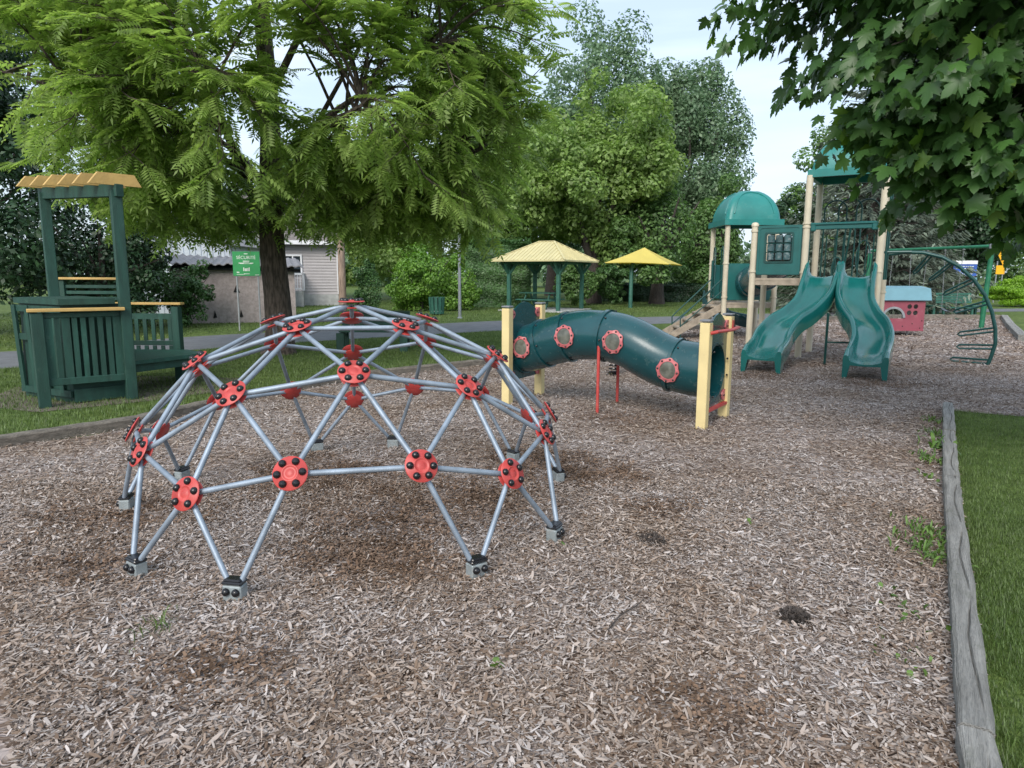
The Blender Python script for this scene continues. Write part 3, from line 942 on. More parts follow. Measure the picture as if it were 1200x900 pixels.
# ------------------------------------------------------------------ crawl tunnel
def tunnel():
    root = thing('crawl_tunnel', 'dark green humped plastic crawl tunnel between pale yellow posts', 'crawl tunnel', (1.17, 8.13, 0))
    Lp, Rp = Vector((.15, 8.83, 0)), Vector((2.2, 7.44, 0))
    ax = (Rp - Lp).normalized()
    prof = [(-0.02, .66), (.03, .67), (.10, .735), (.2, .815), (.31, .882), (.42, .908), (.50, .895), (.563, .868), (.64, .79), (.702, .712), (.77, .645), (.835, .605), (.92, .583), (1.0, .58), (1.02, .58)]
    def C(s):
        for i in range(len(prof) - 1):
            if s <= prof[i + 1][0] or i == len(prof) - 2:
                a, b = prof[i], prof[i + 1]
                t = (s - a[0]) / (b[0] - a[0])
                return Lp.lerp(Rp, s) + Vector((0, 0, a[1] + (b[1] - a[1]) * t))
    # smooth the path
    def CS(s):
        w = [C(min(1.02, max(-.02, s + d))) for d in (-.05, -.025, 0, .025, .05)]
        p = (w[0] + w[1] * 2 + w[2] * 3 + w[3] * 2 + w[4]) / 9
        q = Lp.lerp(Rp, s)
        return Vector((q.x, q.y, p.z))
    def T(s):
        return (CS(s + .02) - CS(s - .02)).normalized()
    r0 = .292
    side = Vector((-ax.y, ax.x, 0))            # horizontal, away from the camera
    def ringpts(s, r, n=40):
        t = T(s); u = side; v = u.cross(t)
        if v.z < 0: v = -v
        return [CS(s) + (u * math.cos(2 * PI * k / n) + v * math.sin(2 * PI * k / n)) * r for k in range(n)]
    segs = [(0.0, .13), (.13, .27), (.27, .475), (.475, .82), (.82, 1.0)]
    holes = [(.065, .02), (.31, .01), (.565, .0), (.835, -.02)]
    for a, b in segs:
        m = MB()
        n = 40
        K = max(5, int((b - a) * 50))
        ss = [a + (b - a) * i / K for i in range(K + 1)]
        rad = [r0 + (.012 if (a < s < b) else 0) * 0 for s in ss]
        vs = []
        for s, r in zip(ss, rad):
            bulge = .006 * math.sin(PI * (s - a) / (b - a))
            vs += ringpts(s, r + bulge, n)
        base = len(vs)
        for s, r in zip(ss, rad):
            vs += ringpts(s, r - .012, n)
        fs = []
        for i in range(K):
            for k in range(n):
                j = (k + 1) % n
                fs.append((i * n + k, i * n + j, (i + 1) * n + j, (i + 1) * n + k))
                fs.append((base + i * n + k, base + (i + 1) * n + k, base + (i + 1) * n + j, base + i * n + j))
        for k in range(n):
            j = (k + 1) % n
            fs.append((k, base + k, base + j, j))
            fs.append((K * n + k, K * n + j, base + K * n + j, base + K * n + k))
        m.add(vs, fs).build('tunnel_section', 'tube_green', root, smooth=True)
    # flanges where the sections meet
    for s in (.0, .13, .27, .475, .82, 1.0):
        m = MB()
        n = 40
        prof2 = [(-.008, r0 + .0), (-.008, r0 + .016), (.008, r0 + .016), (.008, r0)]
        vs = []
        for ds, r in prof2:
            vs += ringpts(s + ds, r + .004, n)
        fs = []
        for i in range(3):
            for k in range(n):
                j = (k + 1) % n
                fs.append((i * n + k, i * n + j, (i + 1) * n + j, (i + 1) * n + k))
        fl = m.add(vs, fs).build('flange_ring', 'tube_green', root, smooth=True, flat_angle=60)
        for k in (2, 8, 14, 20, 26, 32, 38):
            t = T(s)
            v = side.cross(t)
            if v.z < 0: v = -v
            ang = 2 * PI * (k + .5) / 40
            d = side * math.cos(ang) + v * math.sin(ang)
            q = d.to_track_quat('Z', 'Y').to_matrix()
            MB().lathe([(.012, -.004), (.012, .006), (.006, .012), (.0005, .013)], CS(s + .02) + d * (r0 + .008), 8, q, False).build('bolt', 'black', fl, smooth=True)
    # portholes on the camera side
    for s, dv in holes:
        t = T(s); v = side.cross(t)
        if v.z < 0: v = -v
        ang = math.asin(max(-1, min(1, dv / r0)))
        d = (-side * math.cos(ang) + v * math.sin(ang)).normalized()
        up = d.cross(t).normalized()
        if up.z < 0: up = -up
        c = CS(s)
        # pane
        pane = MB()
        n = 32
        def onsurf(x, y, lift):
            # wrap a point of the local disc onto the tube
            aa = y / r0
            dd = (d * math.cos(aa) + up * math.sin(aa)).normalized()
            return c + t * x + dd * (r0 + lift + .008)
        vs = [onsurf(0, 0, .016)]
        for rr_ in (.05, .098):
            vs += [onsurf(rr_ * math.cos(2 * PI * k / n), rr_ * math.sin(2 * PI * k / n), .014) for k in range(n)]
        fs = [(0, 1 + k, 1 + (k + 1) % n) for k in range(n)]
        fs += [(1 + k, 1 + n + k, 1 + n + (k + 1) % n, 1 + (k + 1) % n) for k in range(n)]
        ring = MB()
        rv = []
        N_ = 48
        for (base_r, lift, scal) in ((.090, .012, 0), (.092, .022, 0), (.126, .022, 1), (.129, .010, 1)):
            for k in range(N_):
                th = 2 * PI * k / N_
                r = base_r + (.006 * math.cos(8 * th) if scal else 0)
                rv.append(onsurf(r * math.cos(th), r * math.sin(th), lift))
        rf = []
        for i in range(3):
            for k in range(N_):
                j = (k + 1) % N_
                rf.append((i * N_ + k, i * N_ + j, (i + 1) * N_ + j, (i + 1) * N_ + k))
        ro = ring.add(rv, rf).build('porthole_ring', 'pinkred', root, smooth=True, flat_angle=50)
        pane.add(vs, fs).build('porthole_pane', 'mesh_grey', ro, smooth=True)
        for k in range(8):
            th = 2 * PI * k / 8
            p = onsurf(.112 * math.cos(th), .112 * math.sin(th), .022)
            q = d.to_track_quat('Z', 'Y').to_matrix()
            MB().lathe([(.0115, -.002), (.0115, .005), (.006, .011), (.0005, .012)], p, 8, q, False).build('bolt', 'black', ro, smooth=True)
    # end frames
    for a, b, top_a, top_b, zc, sgn in (((-.06, 8.45), (.37, 9.2), 1.225, 1.24, .66, -1), ((2.008, 7.145), (2.42, 7.75), 1.15, 1.185, .58, 1)):
        A, B = Vector((*a, 0)), Vector((*b, 0))
        u = (B - A).normalized()
        nn = Vector((u.y, -u.x, 0))
        for P_, zt in ((A, top_a), (B, top_b)):
            mt = Matrix((u, nn, Vector((0, 0, 1)))).transposed()
            po = MB().box((P_.x, P_.y, zt / 2 - .012), (.105, .105, zt - .024), mt, .006).build('post', 'yellow', root)
            MB().box((P_.x, P_.y, zt - .002), (.112, .112, .02), mt, .006).build('post_cap', 'grey_cap', po)
        mid = (A + B) / 2
        w = (B - A).length / 2 - .05
        hr = min(.29, w - .02)
        # panel with round opening and humped top
        no = 36
        outer, inner = [], []
        zb, zt = zc - .36, (top_a + top_b) / 2
        for k in range(no):
            th = 2 * PI * k / no
            inner.append((hr * math.cos(th), zc + hr * math.sin(th)))
            cx_, sx = math.cos(th), math.sin(th)
            # rectangle-like outline
            t1 = w / abs(cx_) if abs(cx_) > 1e-6 else 9
            hh = (zt - .09 - zc) if sx > 0 else (zc - zb)
            t2 = hh / abs(sx) if abs(sx) > 1e-6 else 9
            tt = min(t1, t2)
            x, z = cx_ * tt, zc + sx * tt
            if sx > 0 and t2 < t1:
                z += .13 * max(0, math.cos(x / w * PI * .5)) ** 1.5 * (1.0)
            outer.append((x, z))
        MB().ringplate(outer, inner, mid - nn * .01, u, Vector((0, 0, 1)), nn * .02).build('end_panel', 'tube_green', root)
        # corner brackets, quarter-round plates
        for P_, s_ in ((A, 1), (B, -1)):
            for zbk, up in ((zt - .11, 1), (zb + .06, -1)):
                q = [(0, -.045), (.02, -.06), (.07, -.05), (.105, -.01), (.10, .03), (.05, .06), (.0, .065)]
                br = MB().prism([(s_ * x, y) for x, y in q], P_ + u * s_ * .053 + Vector((0, 0, zbk)) - nn * .025, u, Vector((0, 0, 1)), nn * .012 * 4).build('bracket', 'pinkred', root)
                for dx in (.03, .07):
                    for sd2 in (-1, 1):
                        MB().lathe([(.009, 0), (.009, .005), (.0005, .009)], P_ + u * s_ * (.053 + dx) + Vector((0, 0, zbk)) + nn * (.024 if sd2 > 0 else -.026), 8, (nn * sd2).to_track_quat('Z', 'Y').to_matrix(), False).build('bolt', 'black', br)
        if sgn > 0:
            # red grab handle outside the right opening
            h0, h1 = A + nn * .07 * sgn + Vector((0, 0, zt - .13)), B + nn * .07 * sgn + Vector((0, 0, zt - .13))
            mb = MB()
            mb.tube([A + Vector((0, 0, zt - .15)) + nn * .05, h0 + nn * .05, (h0 + h1) / 2 + nn * .09, h1 + nn * .05, B + Vector((0, 0, zt - .15)) + nn * .05], .018, 8)
            mb.build('grab_handle', 'red', root, smooth=True)
            MB().box(B + Vector((0, 0, zt - .1)) + nn * .055, (.012, .05, .1), Matrix((nn, u, Vector((0, 0, 1)))).transposed()).build('handle_bracket', 'red', root)
            MB().bar(A + Vector((0, 0, zb - .03)) + nn * .03, B + Vector((0, 0, zb - .03)) + nn * .03, .04, .03).build('lower_brace', 'red', root)
    for (x, y, zt) in ((1.0, 7.94, .86), (1.331, 8.60, .80)):
        l = MB().tube([(x, y, -.02), (x, y, zt)], .019, 10).build('support_leg', 'red', root, smooth=True)
        MB().box((x, y, zt + .02), (.045, .03, .10), None, .006).build('leg_bracket', 'red', l)
        MB().lathe([(.012, -.02), (.012, .004), (.0005, .010)], (x, y - .018, zt + .04), 8, Vector((0, -1, 0)).to_track_quat('Z', 'Y').to_matrix(), False).build('bolt', 'black', l)
tunnel()

# spring rider glimpsed behind the tunnel
def rider():
    root = thing('spring_rider', 'black coil spring of a rider half hidden behind the green tunnel', 'spring rider', (1.65, 11.1, 0))
    pts = [(1.65 + .075 * math.cos(t), 11.1 + .075 * math.sin(t), .03 + t / (2 * PI) * .055) for t in [i * PI / 5 for i in range(61)]]
    MB().tube(pts, .014, 6).build('spring', 'black', root, smooth=True)
    MB().lathe([(.12, .0), (.12, .02), (.09, .03)], (1.65, 11.1, 0), 14).build('base_plate', 'black', root)
    MB().box((1.65, 11.1, .40), (.34, .2, .05), None, .02).build('seat', 'tube_green', root)
    MB().prism([(-.2, 0), (.2, 0), (.28, .1), (.2, .16), (.05, .1), (-.12, .14), (-.22, .1)], (1.65, 11.08, .40), (1, 0, 0), (0, 0, 1), (0, .03, 0)).build('side_panel', 'tube_green', root)
rider()

# ------------------------------------------------------------------ play structure
def play():
    root = thing('play_structure', 'play structure with tan posts, teal dome roofs and twin wavy green slides', 'play structure', (6.2, 14.5, 0))
    ang = math.atan2(-.526, .85)
    FB = Matrix.Translation((5.7, 13.7, 0)) @ Matrix.Rotation(ang, 4, 'Z')
    FA = Matrix.Translation((5.36, 17.6, 0))
    Wd = 1.3
    def post(F, x, y, zt, cap=False):
        m = MB(F)
        if cap:
            m.lathe([(.062, -.02), (.062, zt - .07), (.072, zt - .07), (.074, zt - .03), (.055, zt), (.02, zt + .012), (.0005, zt + .014)], (x, y, 0), 16, cap=False)
        else:
            m.lathe([(.064, -.02), (.064, zt)], (x, y, 0), 16)
        p = m.build('post', 'post_tan', root, smooth=True, flat_angle=50)
        return p
    # --- tower B (near, tall)
    for x, y, zt, cap in ((0, 0, 3.52, 0), (Wd, 0, 3.52, 0), (0, Wd, 3.52, 0), (Wd, Wd, 3.52, 0), (-.97, 0, 2.66, 1), (-.97, Wd * .85, 2.66, 1)):
        p = post(FB, x, y, zt, cap)
    def deck(F, x0, x1, y0, y1, z, nm='deck'):
        m = MB(F)
        m.box(((x0 + x1) / 2, (y0 + y1) / 2, z - .03), (x1 - x0, y1 - y0, .06), None, .008)
        m.box(((x0 + x1) / 2, y0 + .03, z - .09), (x1 - x0, .05, .10))
        m.box(((x0 + x1) / 2, y1 - .03, z - .09), (x1 - x0, .05, .10))
        m.box((x0 + .03, (y0 + y1) / 2, z - .09), (.05, y1 - y0 - .12, .10))
        m.box((x1 - .03, (y0 + y1) / 2, z - .09), (.05, y1 - y0 - .12, .10))
        return m.build(nm, 'deck', root)
    deck(FB, .05, Wd - .05, -.02, Wd, 1.57)
    deck(FB, -.95, .0, .0, Wd * .85, 1.57)
    # --- tower A (far, low)
    for x, y in ((0, 0), (1.25, 0), (0, 1.25), (1.25, 1.25)):
        post(FA, x, y, 2.95)
    deck(FA, .02, 1.23, -.02, 1.27, .95)
    # roofs
    def roof(F, cx, cy, half, z0, h):
        m = MB(F)
        n = 26
        vs, fs = [], []
        def hgt(x, y):
            a, b = abs(x), abs(y)
            mm = (a ** 7 + b ** 7) ** (1 / 7)
            return max(0, 1 - min(1, mm / .985) ** 2.1) ** .5
        for i in range(n + 1):
            for j in range(n + 1):
                x, y = math.sin((i / n - .5) * PI), math.sin((j / n - .5) * PI)
                x = x * .985; y = y * .985
                z = hgt(x, y)
                # raised border ribs along the arcs
                sc = 1.0
                e = max(abs(x), abs(y))
                o = min(abs(x), abs(y))
                if abs(e - o) < .2 and e > .25:
                    sc = 1.03
                vs.append((cx + x * half * sc, cy + y * half * sc, z0 + .10 + z * (h - .10) * (1.0 + (sc - 1) * .6)))
        for i in range(n):
            for j in range(n):
                fs.append((i * (n + 1) + j, (i + 1) * (n + 1) + j, (i + 1) * (n + 1) + j + 1, i * (n + 1) + j + 1))
        m.add(vs, fs)
        r = m.build('roof', 'roof_green', root, smooth=True, flat_angle=50)
        sk = MB(F)
        a, b = half * 1.05, half * .93
        o1 = [(-a, -a), (a, -a), (a, a), (-a, a)]
        i1 = [(-b, -b), (b, -b), (b, b), (-b, b)]
        sk.ringplate(o1, i1, (cx, cy, z0), (1, 0, 0), (0, 1, 0), (0, 0, .14))
        sk.build('roof_rim', 'roof_green', r)
        # arc ribs moulded on each face
        rb = MB(F)
        for ax_ in (0, 1):
            for sg in (-1, 1):
                pts = []
                for k in range(17):
                    t = -0.72 + 1.44 * k / 16
                    e = sg * (.55 + .0 * t)
                    # arc: points where the face is at param
                    x, y = (t * .98, sg * (.95 - .52 * math.cos(t / .72 * PI / 2)))
                    if ax_: x, y = y, x
                    pts.append((cx + x * half, cy + y * half, z0 + .125 + hgt(x, y) * (h - .12)))
                rb.tube(pts, .018, 6)
        rb.build('roof_rib', 'roof_green', r, smooth=True)
    roof(FA, .625, .625, .70, 2.86, .90)
    roof(FB, Wd / 2, Wd / 2, .66, 3.48, .80)
    # clamp collars on posts
    def collar(F, x, y, z):
        MB(F).lathe([(.066, -.02), (.078, -.018), (.078, .018), (.066, .02)], (x, y, z), 14, cap=False).build('collar', 'post_tan', root, smooth=True)
    for x, y, zs in ((0, 0, (1.68, 2.55, 2.62)), (Wd, 0, (2.55, 1.7)), (-.97, 0, (1.7, 2.5)), (Wd, Wd, (2.2, 1.3, 2.5))):
        for z in zs:
            collar(FB, x, y, z)
    for x, y, zs in ((0, 0, (1.08, 1.92)), (1.25, 0, (1.08,)), (0, 1.25, (1.08, 1.92))):
        for z in zs:
            collar(FA, x, y, z)
    # crossbar between the front posts over the slides
    m = MB(FB)
    m.box((Wd / 2, -.01, 2.60), (Wd - .13, .07, .05), None, .015)
    m.box((Wd / 2, .0, 2.54), (Wd - .25, .04, .09), None, .012)
    m.box((.12, -.01, 2.53), (.10, .06, .14), None, .02)
    m.box((Wd - .12, -.01, 2.53), (.10, .06, .14), None, .02)
    m.build('slide_hood_bar', 'panel_green', root)
    # game panel with turning cylinders
    pw, p0 = .97, -.97
    u, vv = Vector((1, 0, 0)), Vector((0, 0, 1))
    zc0, zc1 = 1.63, 2.60
    x0, x1 = p0 + .07, -.07
    xc, zc = (x0 + x1) / 2, (zc0 + zc1) / 2 + .06
    hw, hh = (x1 - x0) / 2, (zc1 - zc0) / 2
    def rect(w_, h_, dx=0, dz=0, n=24, rad=.04):
        pts = []
        for k in range(4):
            sx, sz = ((1, 1), (-1, 1), (-1, -1), (1, -1))[k]
            for q in range(n // 4):
                t = PI / 2 * (k + q / (n // 4 - 1))
                pts.append((dx + sx * (w_ - rad) + rad * math.cos(t), dz + sz * (h_ - rad) + rad * math.sin(t)))
        return pts
    gp = MB(FB).ringplate(rect(hw, hh), rect(.245, .27, 0, .05), (xc, -.035, (zc0 + zc1) / 2), u, vv, (0, .06, 0)).build('game_panel', 'panel_green', root)
    MB(FB).ringplate(rect(.275, .30, 0, .05), rect(.24, .265, 0, .05), (xc, -.05, (zc0 + zc1) / 2), u, vv, (0, .02, 0)).build('panel_frame', 'rail_green', gp)
    MB(FB).ringplate(rect(hw - .01, hh - .01), rect(hw - .05, hh - .05), (xc, -.047, (zc0 + zc1) / 2), u, vv, (0, .015, 0)).build('raised_border', 'panel_green', gp)
    cyl_mat = mat('game_cylinder', (0.045, 0.10, 0.11), 0.5, 0, 0.35, 9, dust=((0.3, 0.33, 0.33), 14, .5, .6))
    for i in range(3):
        for j in range(3):
            cx_, cz_ = xc + (i - 1) * .155, zc - .01 + (j - 1) * .17
            MB(FB).lathe([(.055, -.075), (.07, -.065), (.07, .065), (.055, .075)], (cx_, -.01, cz_), 14).build('game_cylinder', cyl_mat, gp, smooth=True, flat_angle=50)
    rods = MB(FB)
    for i in range(3):
        rods.tube([(xc + (i - 1) * .155, -.01, zc - .3), (xc + (i - 1) * .155, -.01, zc + .28)], .01, 6)
    for j in (-.5, .5):
        rods.tube([(xc - .25, -.05, zc - .01 + j * .17), (xc + .25, -.05, zc - .01 + j * .17)], .010, 6)
    rods.build('cylinder_rods', 'rail_green', gp)
    # climb panel behind the crawl tube on tower A
    th = .34
    holc = (.60, 1.42)
    outer, inner = [], []
    for k in range(36):
        t = 2 * PI * k / 36
        c_, s_ = math.cos(t), math.sin(t)
        q = min(.56 / max(1e-6, abs(c_)), (.47 if s_ > 0 else .44) / max(1e-6, abs(s_)))
        outer.append((holc[0] + c_ * q, holc[1] + s_ * q))
        inner.append((holc[0] + c_ * .34, holc[1] + s_ * .34))
    MB(FA).ringplate(outer, inner, (0, -.02, .03), (1, 0, 0), (0, 0, 1), (0, .03, 0)).build('tube_panel', 'panel_green', root)
    # crawl tube from tower A up to the near deck
    a = FA @ Vector((.60, -.03, 1.45))
    b = FB @ Vector((-.55, Wd * .85 + .03, 2.08))
    mid = [a, a + Vector((.02, -.25, .03)), a.lerp(b, .35) + Vector((.08, 0, -.02)), a.lerp(b, .65) + Vector((.06, 0, .03)), b + (a - b).normalized() * .2, b]
    m = MB().tube(mid, .37, 28, cap=False)
    tb = m.build('crawl_tube', 'tube_green', root, smooth=True)
    for q in (mid[1], mid[2], mid[3], mid[4]):
        i = mid.index(q)
        d = (mid[i + 1] - mid[i - 1]).normalized()
        MB().lathe([(.37, -.03), (.395, -.03), (.395, .03), (.37, .03)], q, 28, d.to_track_quat('Z', 'Y').to_matrix(), False).build('tube_flange', 'tube_green', tb, smooth=True, flat_angle=50)
    # stairs on the left of tower A, going down to the left
    n = 5
    zt, run, wy0, wy1 = .95, 1.25, .12, 1.05
    for i in range(n):
        z = zt * (n - i - .5) / (n) - .02
        x = -(i + .6) * run / n
        MB(FA).box((x, (wy0 + wy1) / 2, z), (run / n + .03, wy1 - wy0 - .08, .05), None, .008).build('stair_tread', 'deck', root)
    for y in (wy0, wy1):
        m = MB(FA)
        m.prism([(0.02, zt), (0.02, zt - .2), (-run - .05, -.02), (-run - .12, .12)], (0, y - .02, 0), (1, 0, 0), (0, 0, 1), (0, .045, 0))
        m.build('stair_stringer', 'deck', root)
        hr = MB(FA)
        hr.tube([(.0, y, zt + .62), (-.95, y, .64 + .0), (-1.06, y, .52), (-1.04, y, .0)], .018, 8)
        hr.tube([(.0, y, zt + .30), (-1.04, y, .34)], .016, 8)
        hr.build('stair_handrail', 'rail_green', root, smooth=True)
    for y in (.10, 1.12):
        MB(FA).box((-.01, y, 1.52), (.05, .12, 1.0), None, .01).build('side_panel', 'panel_green', root)
        h = MB(FA)
        h.tube([(-.02, y + .09, 1.05), (-.02, y + .09, 2.25), (-.02, y + .14, 2.35), (-.02, y + .22, 2.35), (-.02, y + .26, 2.25), (-.02, y + .26, 1.05)] if y < .5 else [(-.02, y - .26, 1.05), (-.02, y - .26, 2.25), (-.02, y - .2, 2.35), (-.02, y - .12, 2.35), (-.02, y - .09, 2.2), (-.02, y - .09, 1.05)], .014, 8)
        h.build('grab_loop', 'rail_green', root, smooth=True)
    # back wall of tower A
    MB(FA).box((.62, 1.27, 1.45), (1.1, .04, .9), None, .01).build('back_panel', 'panel_green', root)
    # low curved chute behind tower A
    def chute(name, path, w, F, wall=.2, down=.06, m='slide_green', foot=False, top=.0):
        path = [Vector(p) for p in path]
        # catmull resample
        P = [path[0] * 2 - path[1]] + path + [path[-1] * 2 - path[-2]]
        pts = []
        for i in range(1, len(P) - 2):
            for k in range(7):
                t = k / 7
                a_, b_, c_, d_ = P[i - 1], P[i], P[i + 1], P[i + 2]
                pts.append(.5 * ((2 * b_) + (c_ - a_) * t + (2 * a_ - 5 * b_ + 4 * c_ - d_) * t * t + (3 * b_ - a_ - 3 * c_ + d_) * t ** 3))
        pts.append(path[-1])
        hw_ = w / 2
        mb = MB(F)
        vs, fs = [], []
        N_ = len(pts)
        for i, p in enumerate(pts):
            d = (pts[min(i + 1, N_ - 1)] - pts[max(i - 1, 0)])
            d.z = 0
            d.normalize()
            s_ = Vector((-d.y, d.x, 0))
            f = i / (N_ - 1)
            wl = wall * (1.0 if f > .12 else 1.15 - .15 * f / .12 + .35 * max(0, (.10 - f) / .10))
            if f > .93: wl = wall * (1 - .35 * (f - .93) / .07)
            dn = -down
            fz = dn
            if foot and f > .9:
                k = min(1, (f - .9) / .06)
                fz = dn * (1 - k) + (-p.z - .01) * k
            prof = [(-hw_ * 1.06, fz), (-hw_ * 1.08, wl * .5), (-hw_ * 1.05, wl * .92), (-hw_ * .98, wl), (-hw_ * .88, wl * .97), (-hw_ * .82, wl * .85), (-hw_ * .76, wl * .35), (-hw_ * .62, .025), (-hw_ * .3, .0), (0, -.005), (hw_ * .3, 0), (hw_ * .62, .025), (hw_ * .76, wl * .35), (hw_ * .82, wl * .85), (hw_ * .88, wl * .97), (hw_ * .98, wl), (hw_ * 1.05, wl * .92), (hw_ * 1.08, wl * .5), (hw_ * 1.06, fz), (hw_ * .86, fz), (hw_ * .72, -.03), (0, -.035), (-hw_ * .72, -.03), (-hw_ * .86, fz)]
            for x, z in prof:
                vs.append(p + s_ * x + Vector((0, 0, z)))
        K = 24
        for i in range(N_ - 1):
            for j in range(K):
                q = (j + 1) % K
                fs.append((i * K + j, i * K + q, (i + 1) * K + q, (i + 1) * K + j))
        # end caps as quads between bed top and underside
        for e in (0, N_ - 1):
            b0 = e * K
            fs.append(tuple(b0 + j for j in (0, 1, 2, 3, 4, 5, 6, 7, 22, 23)))
            fs.append(tuple(b0 + j for j in (7, 8, 9, 10, 11, 20, 21, 22)))
            fs.append(tuple(b0 + j for j in (11, 12, 13, 14, 15, 16, 17, 18, 19, 20)))
        mb.add(vs, fs)
        return mb.build(name, m, root, smooth=True, flat_angle=55)
    chute('side_slide', [(.1, 1.35, .90), (.25, 1.75, .72), (.6, 2.0, .5), (1.0, 1.95, .36), (1.3, 1.75, .30)], .5, FA, .22, .1, 'tube_green')
    for x, y in ((.55, 1.75), (.85, 1.7)):
        MB(FA).tube([(x, y, -.02), (x, y, .42)], .02, 8).build('slide_leg', 'rail_green', root)
    # the two wavy slides
    zl = [(0.0, 1.60), (.12, 1.58), (.35, 1.42), (.7, 1.12), (1.05, .88), (1.4, .72), (1.75, .52), (2.1, .36), (2.45, .28), (2.75, .25)]
    def sx(a, b, t):
        k = max(0, min(1, (t - .45) / 1.35))
        k = k * k * (3 - 2 * k)
        return a + (b - a) * k
    pl = [(sx(.34, -.13, s), -s - .0, z) for s, z in zl]
    pr = [(sx(.97, 1.42, s), -s * .97, z) for s, z in zl]
    chute('slide', pl, .60, FB, .20, .13, 'slide_green', True)
    chute('slide', pr, .60, FB, .20, .13, 'slide_green', True)
    MB(FB).box((.655, -.12, 1.72), (.09, .26, .28), None, .03).build('slide_divider', 'slide_green', root)
    lg = MB(FB)
    lg.tube([(.62, -.95, -.02), (.62, -.95, .95)], .022, 8)
    lg.tube([(.62, -.95, .42), (1.0, -.8, .42)], .016, 8)
    lg.build('slide_leg', 'rail_green', root)
    # arched barriers at the back of tower B
    for x in (.12, .42, .72):
        lp = []
        for k in range(13):
            t = PI * k / 12
            lp.append((x + .21 - .21 * math.cos(t), Wd + (.0 if x != .42 else -.25), 2.95 + .20 * math.sin(t)))
        pts = [(lp[0][0], lp[0][1], 1.6)] + lp + [(lp[-1][0], lp[-1][1], 1.6)]
        MB(FB).tube(pts, .016, 8).build('barrier_hoop', 'rail_green', root, smooth=True)
    for x in (.2, .36, .52, .95, 1.08):
        MB(FB).tube([(x, Wd - .02, 1.55), (x, Wd - .02, 2.45)], .012, 6).build('barrier_bar', 'rail_green', root)
    wheel = MB(FB)
    for (cx_, cz_, r_) in ((1.0, 1.95, .2), (.55, 1.72, .15)):
        wheel.tube([(cx_ + r_ * .6 * math.cos(t), .25, cz_ + r_ * 1.7 * math.sin(t)) for t in [2 * PI * k / 20 for k in range(21)]], .012, 6)
    wheel.build('entry_loop', 'rail_green', root, smooth=True)
    for x, y in ((.055, .05), (Wd + .09, .1), (Wd + .1, .45)):
        MB(FB).tube([(x, y, 1.55), (x, y, 3.3 if x > 1 else 2.5)], .018, 8).build('rail_pipe', 'rail_green', root)
    MB(FB).tube([(Wd + .05, .18, 2.06), (Wd + .5, .2, 2.06)], .025, 8).build('rail_pipe', 'rail_green', root)
    # fireman-style diagonal pole
    MB(FB).tube([(.62, .6, 1.57), (.72, .55, 2.55)], .02, 8).build('rail_pipe', 'rail_green', root)
    # arch climber with looped rungs
    pts = []
    s0, s1 = Vector((7.25, 13.55, 2.03)), Vector((8.80, 12.68, 0))
    h = Vector((s1.x - s0.x, s1.y - s0.y, 0))
    ctrl = [(0, 2.03), (.16, 2.07), (.32, 2.06), (.50, 1.97), (.66, 1.80), (.80, 1.56), (.91, 1.28), (.985, .98), (1.03, .68), (1.045, .40), (1.02, .15), (.995, -.02)]
    pts = [Vector((s0.x, s0.y, 0)) + h * a_ + Vector((0, 0, z)) for a_, z in ctrl]
    MB().tube(pts, .034, 10).build('arch_climber', 'rail_green', root, smooth=True)
    side = Vector((-.10, .42, 0))
    for i, (a_, z) in enumerate([(.40, 2.03), (.60, 1.88), (.80, 1.56), (.95, 1.16), (1.03, .66), (1.045, .34), (1.0, .06)]):
        p = Vector((s0.x, s0.y, 0)) + h * a_ + Vector((0, 0, z))
        th_ = [1.5, 1.25, .9, .62, .36, .12, .02][i]
        inn = -h.normalized() * math.cos(th_) * .33 + Vector((0, 0, -1)) * math.sin(th_) * .33
        e = p + side * .7 + inn
        off = Vector((0, 0, .045)) if th_ < 1 else -h.normalized() * .045
        m = MB()
        m.tube([p - off * .8, e - off * .8, e + (e - p).normalized() * .05, e + off * .8, p + off * .8], .019, 7)
        m.build('rung', 'rail_green', root, smooth=True)
play()

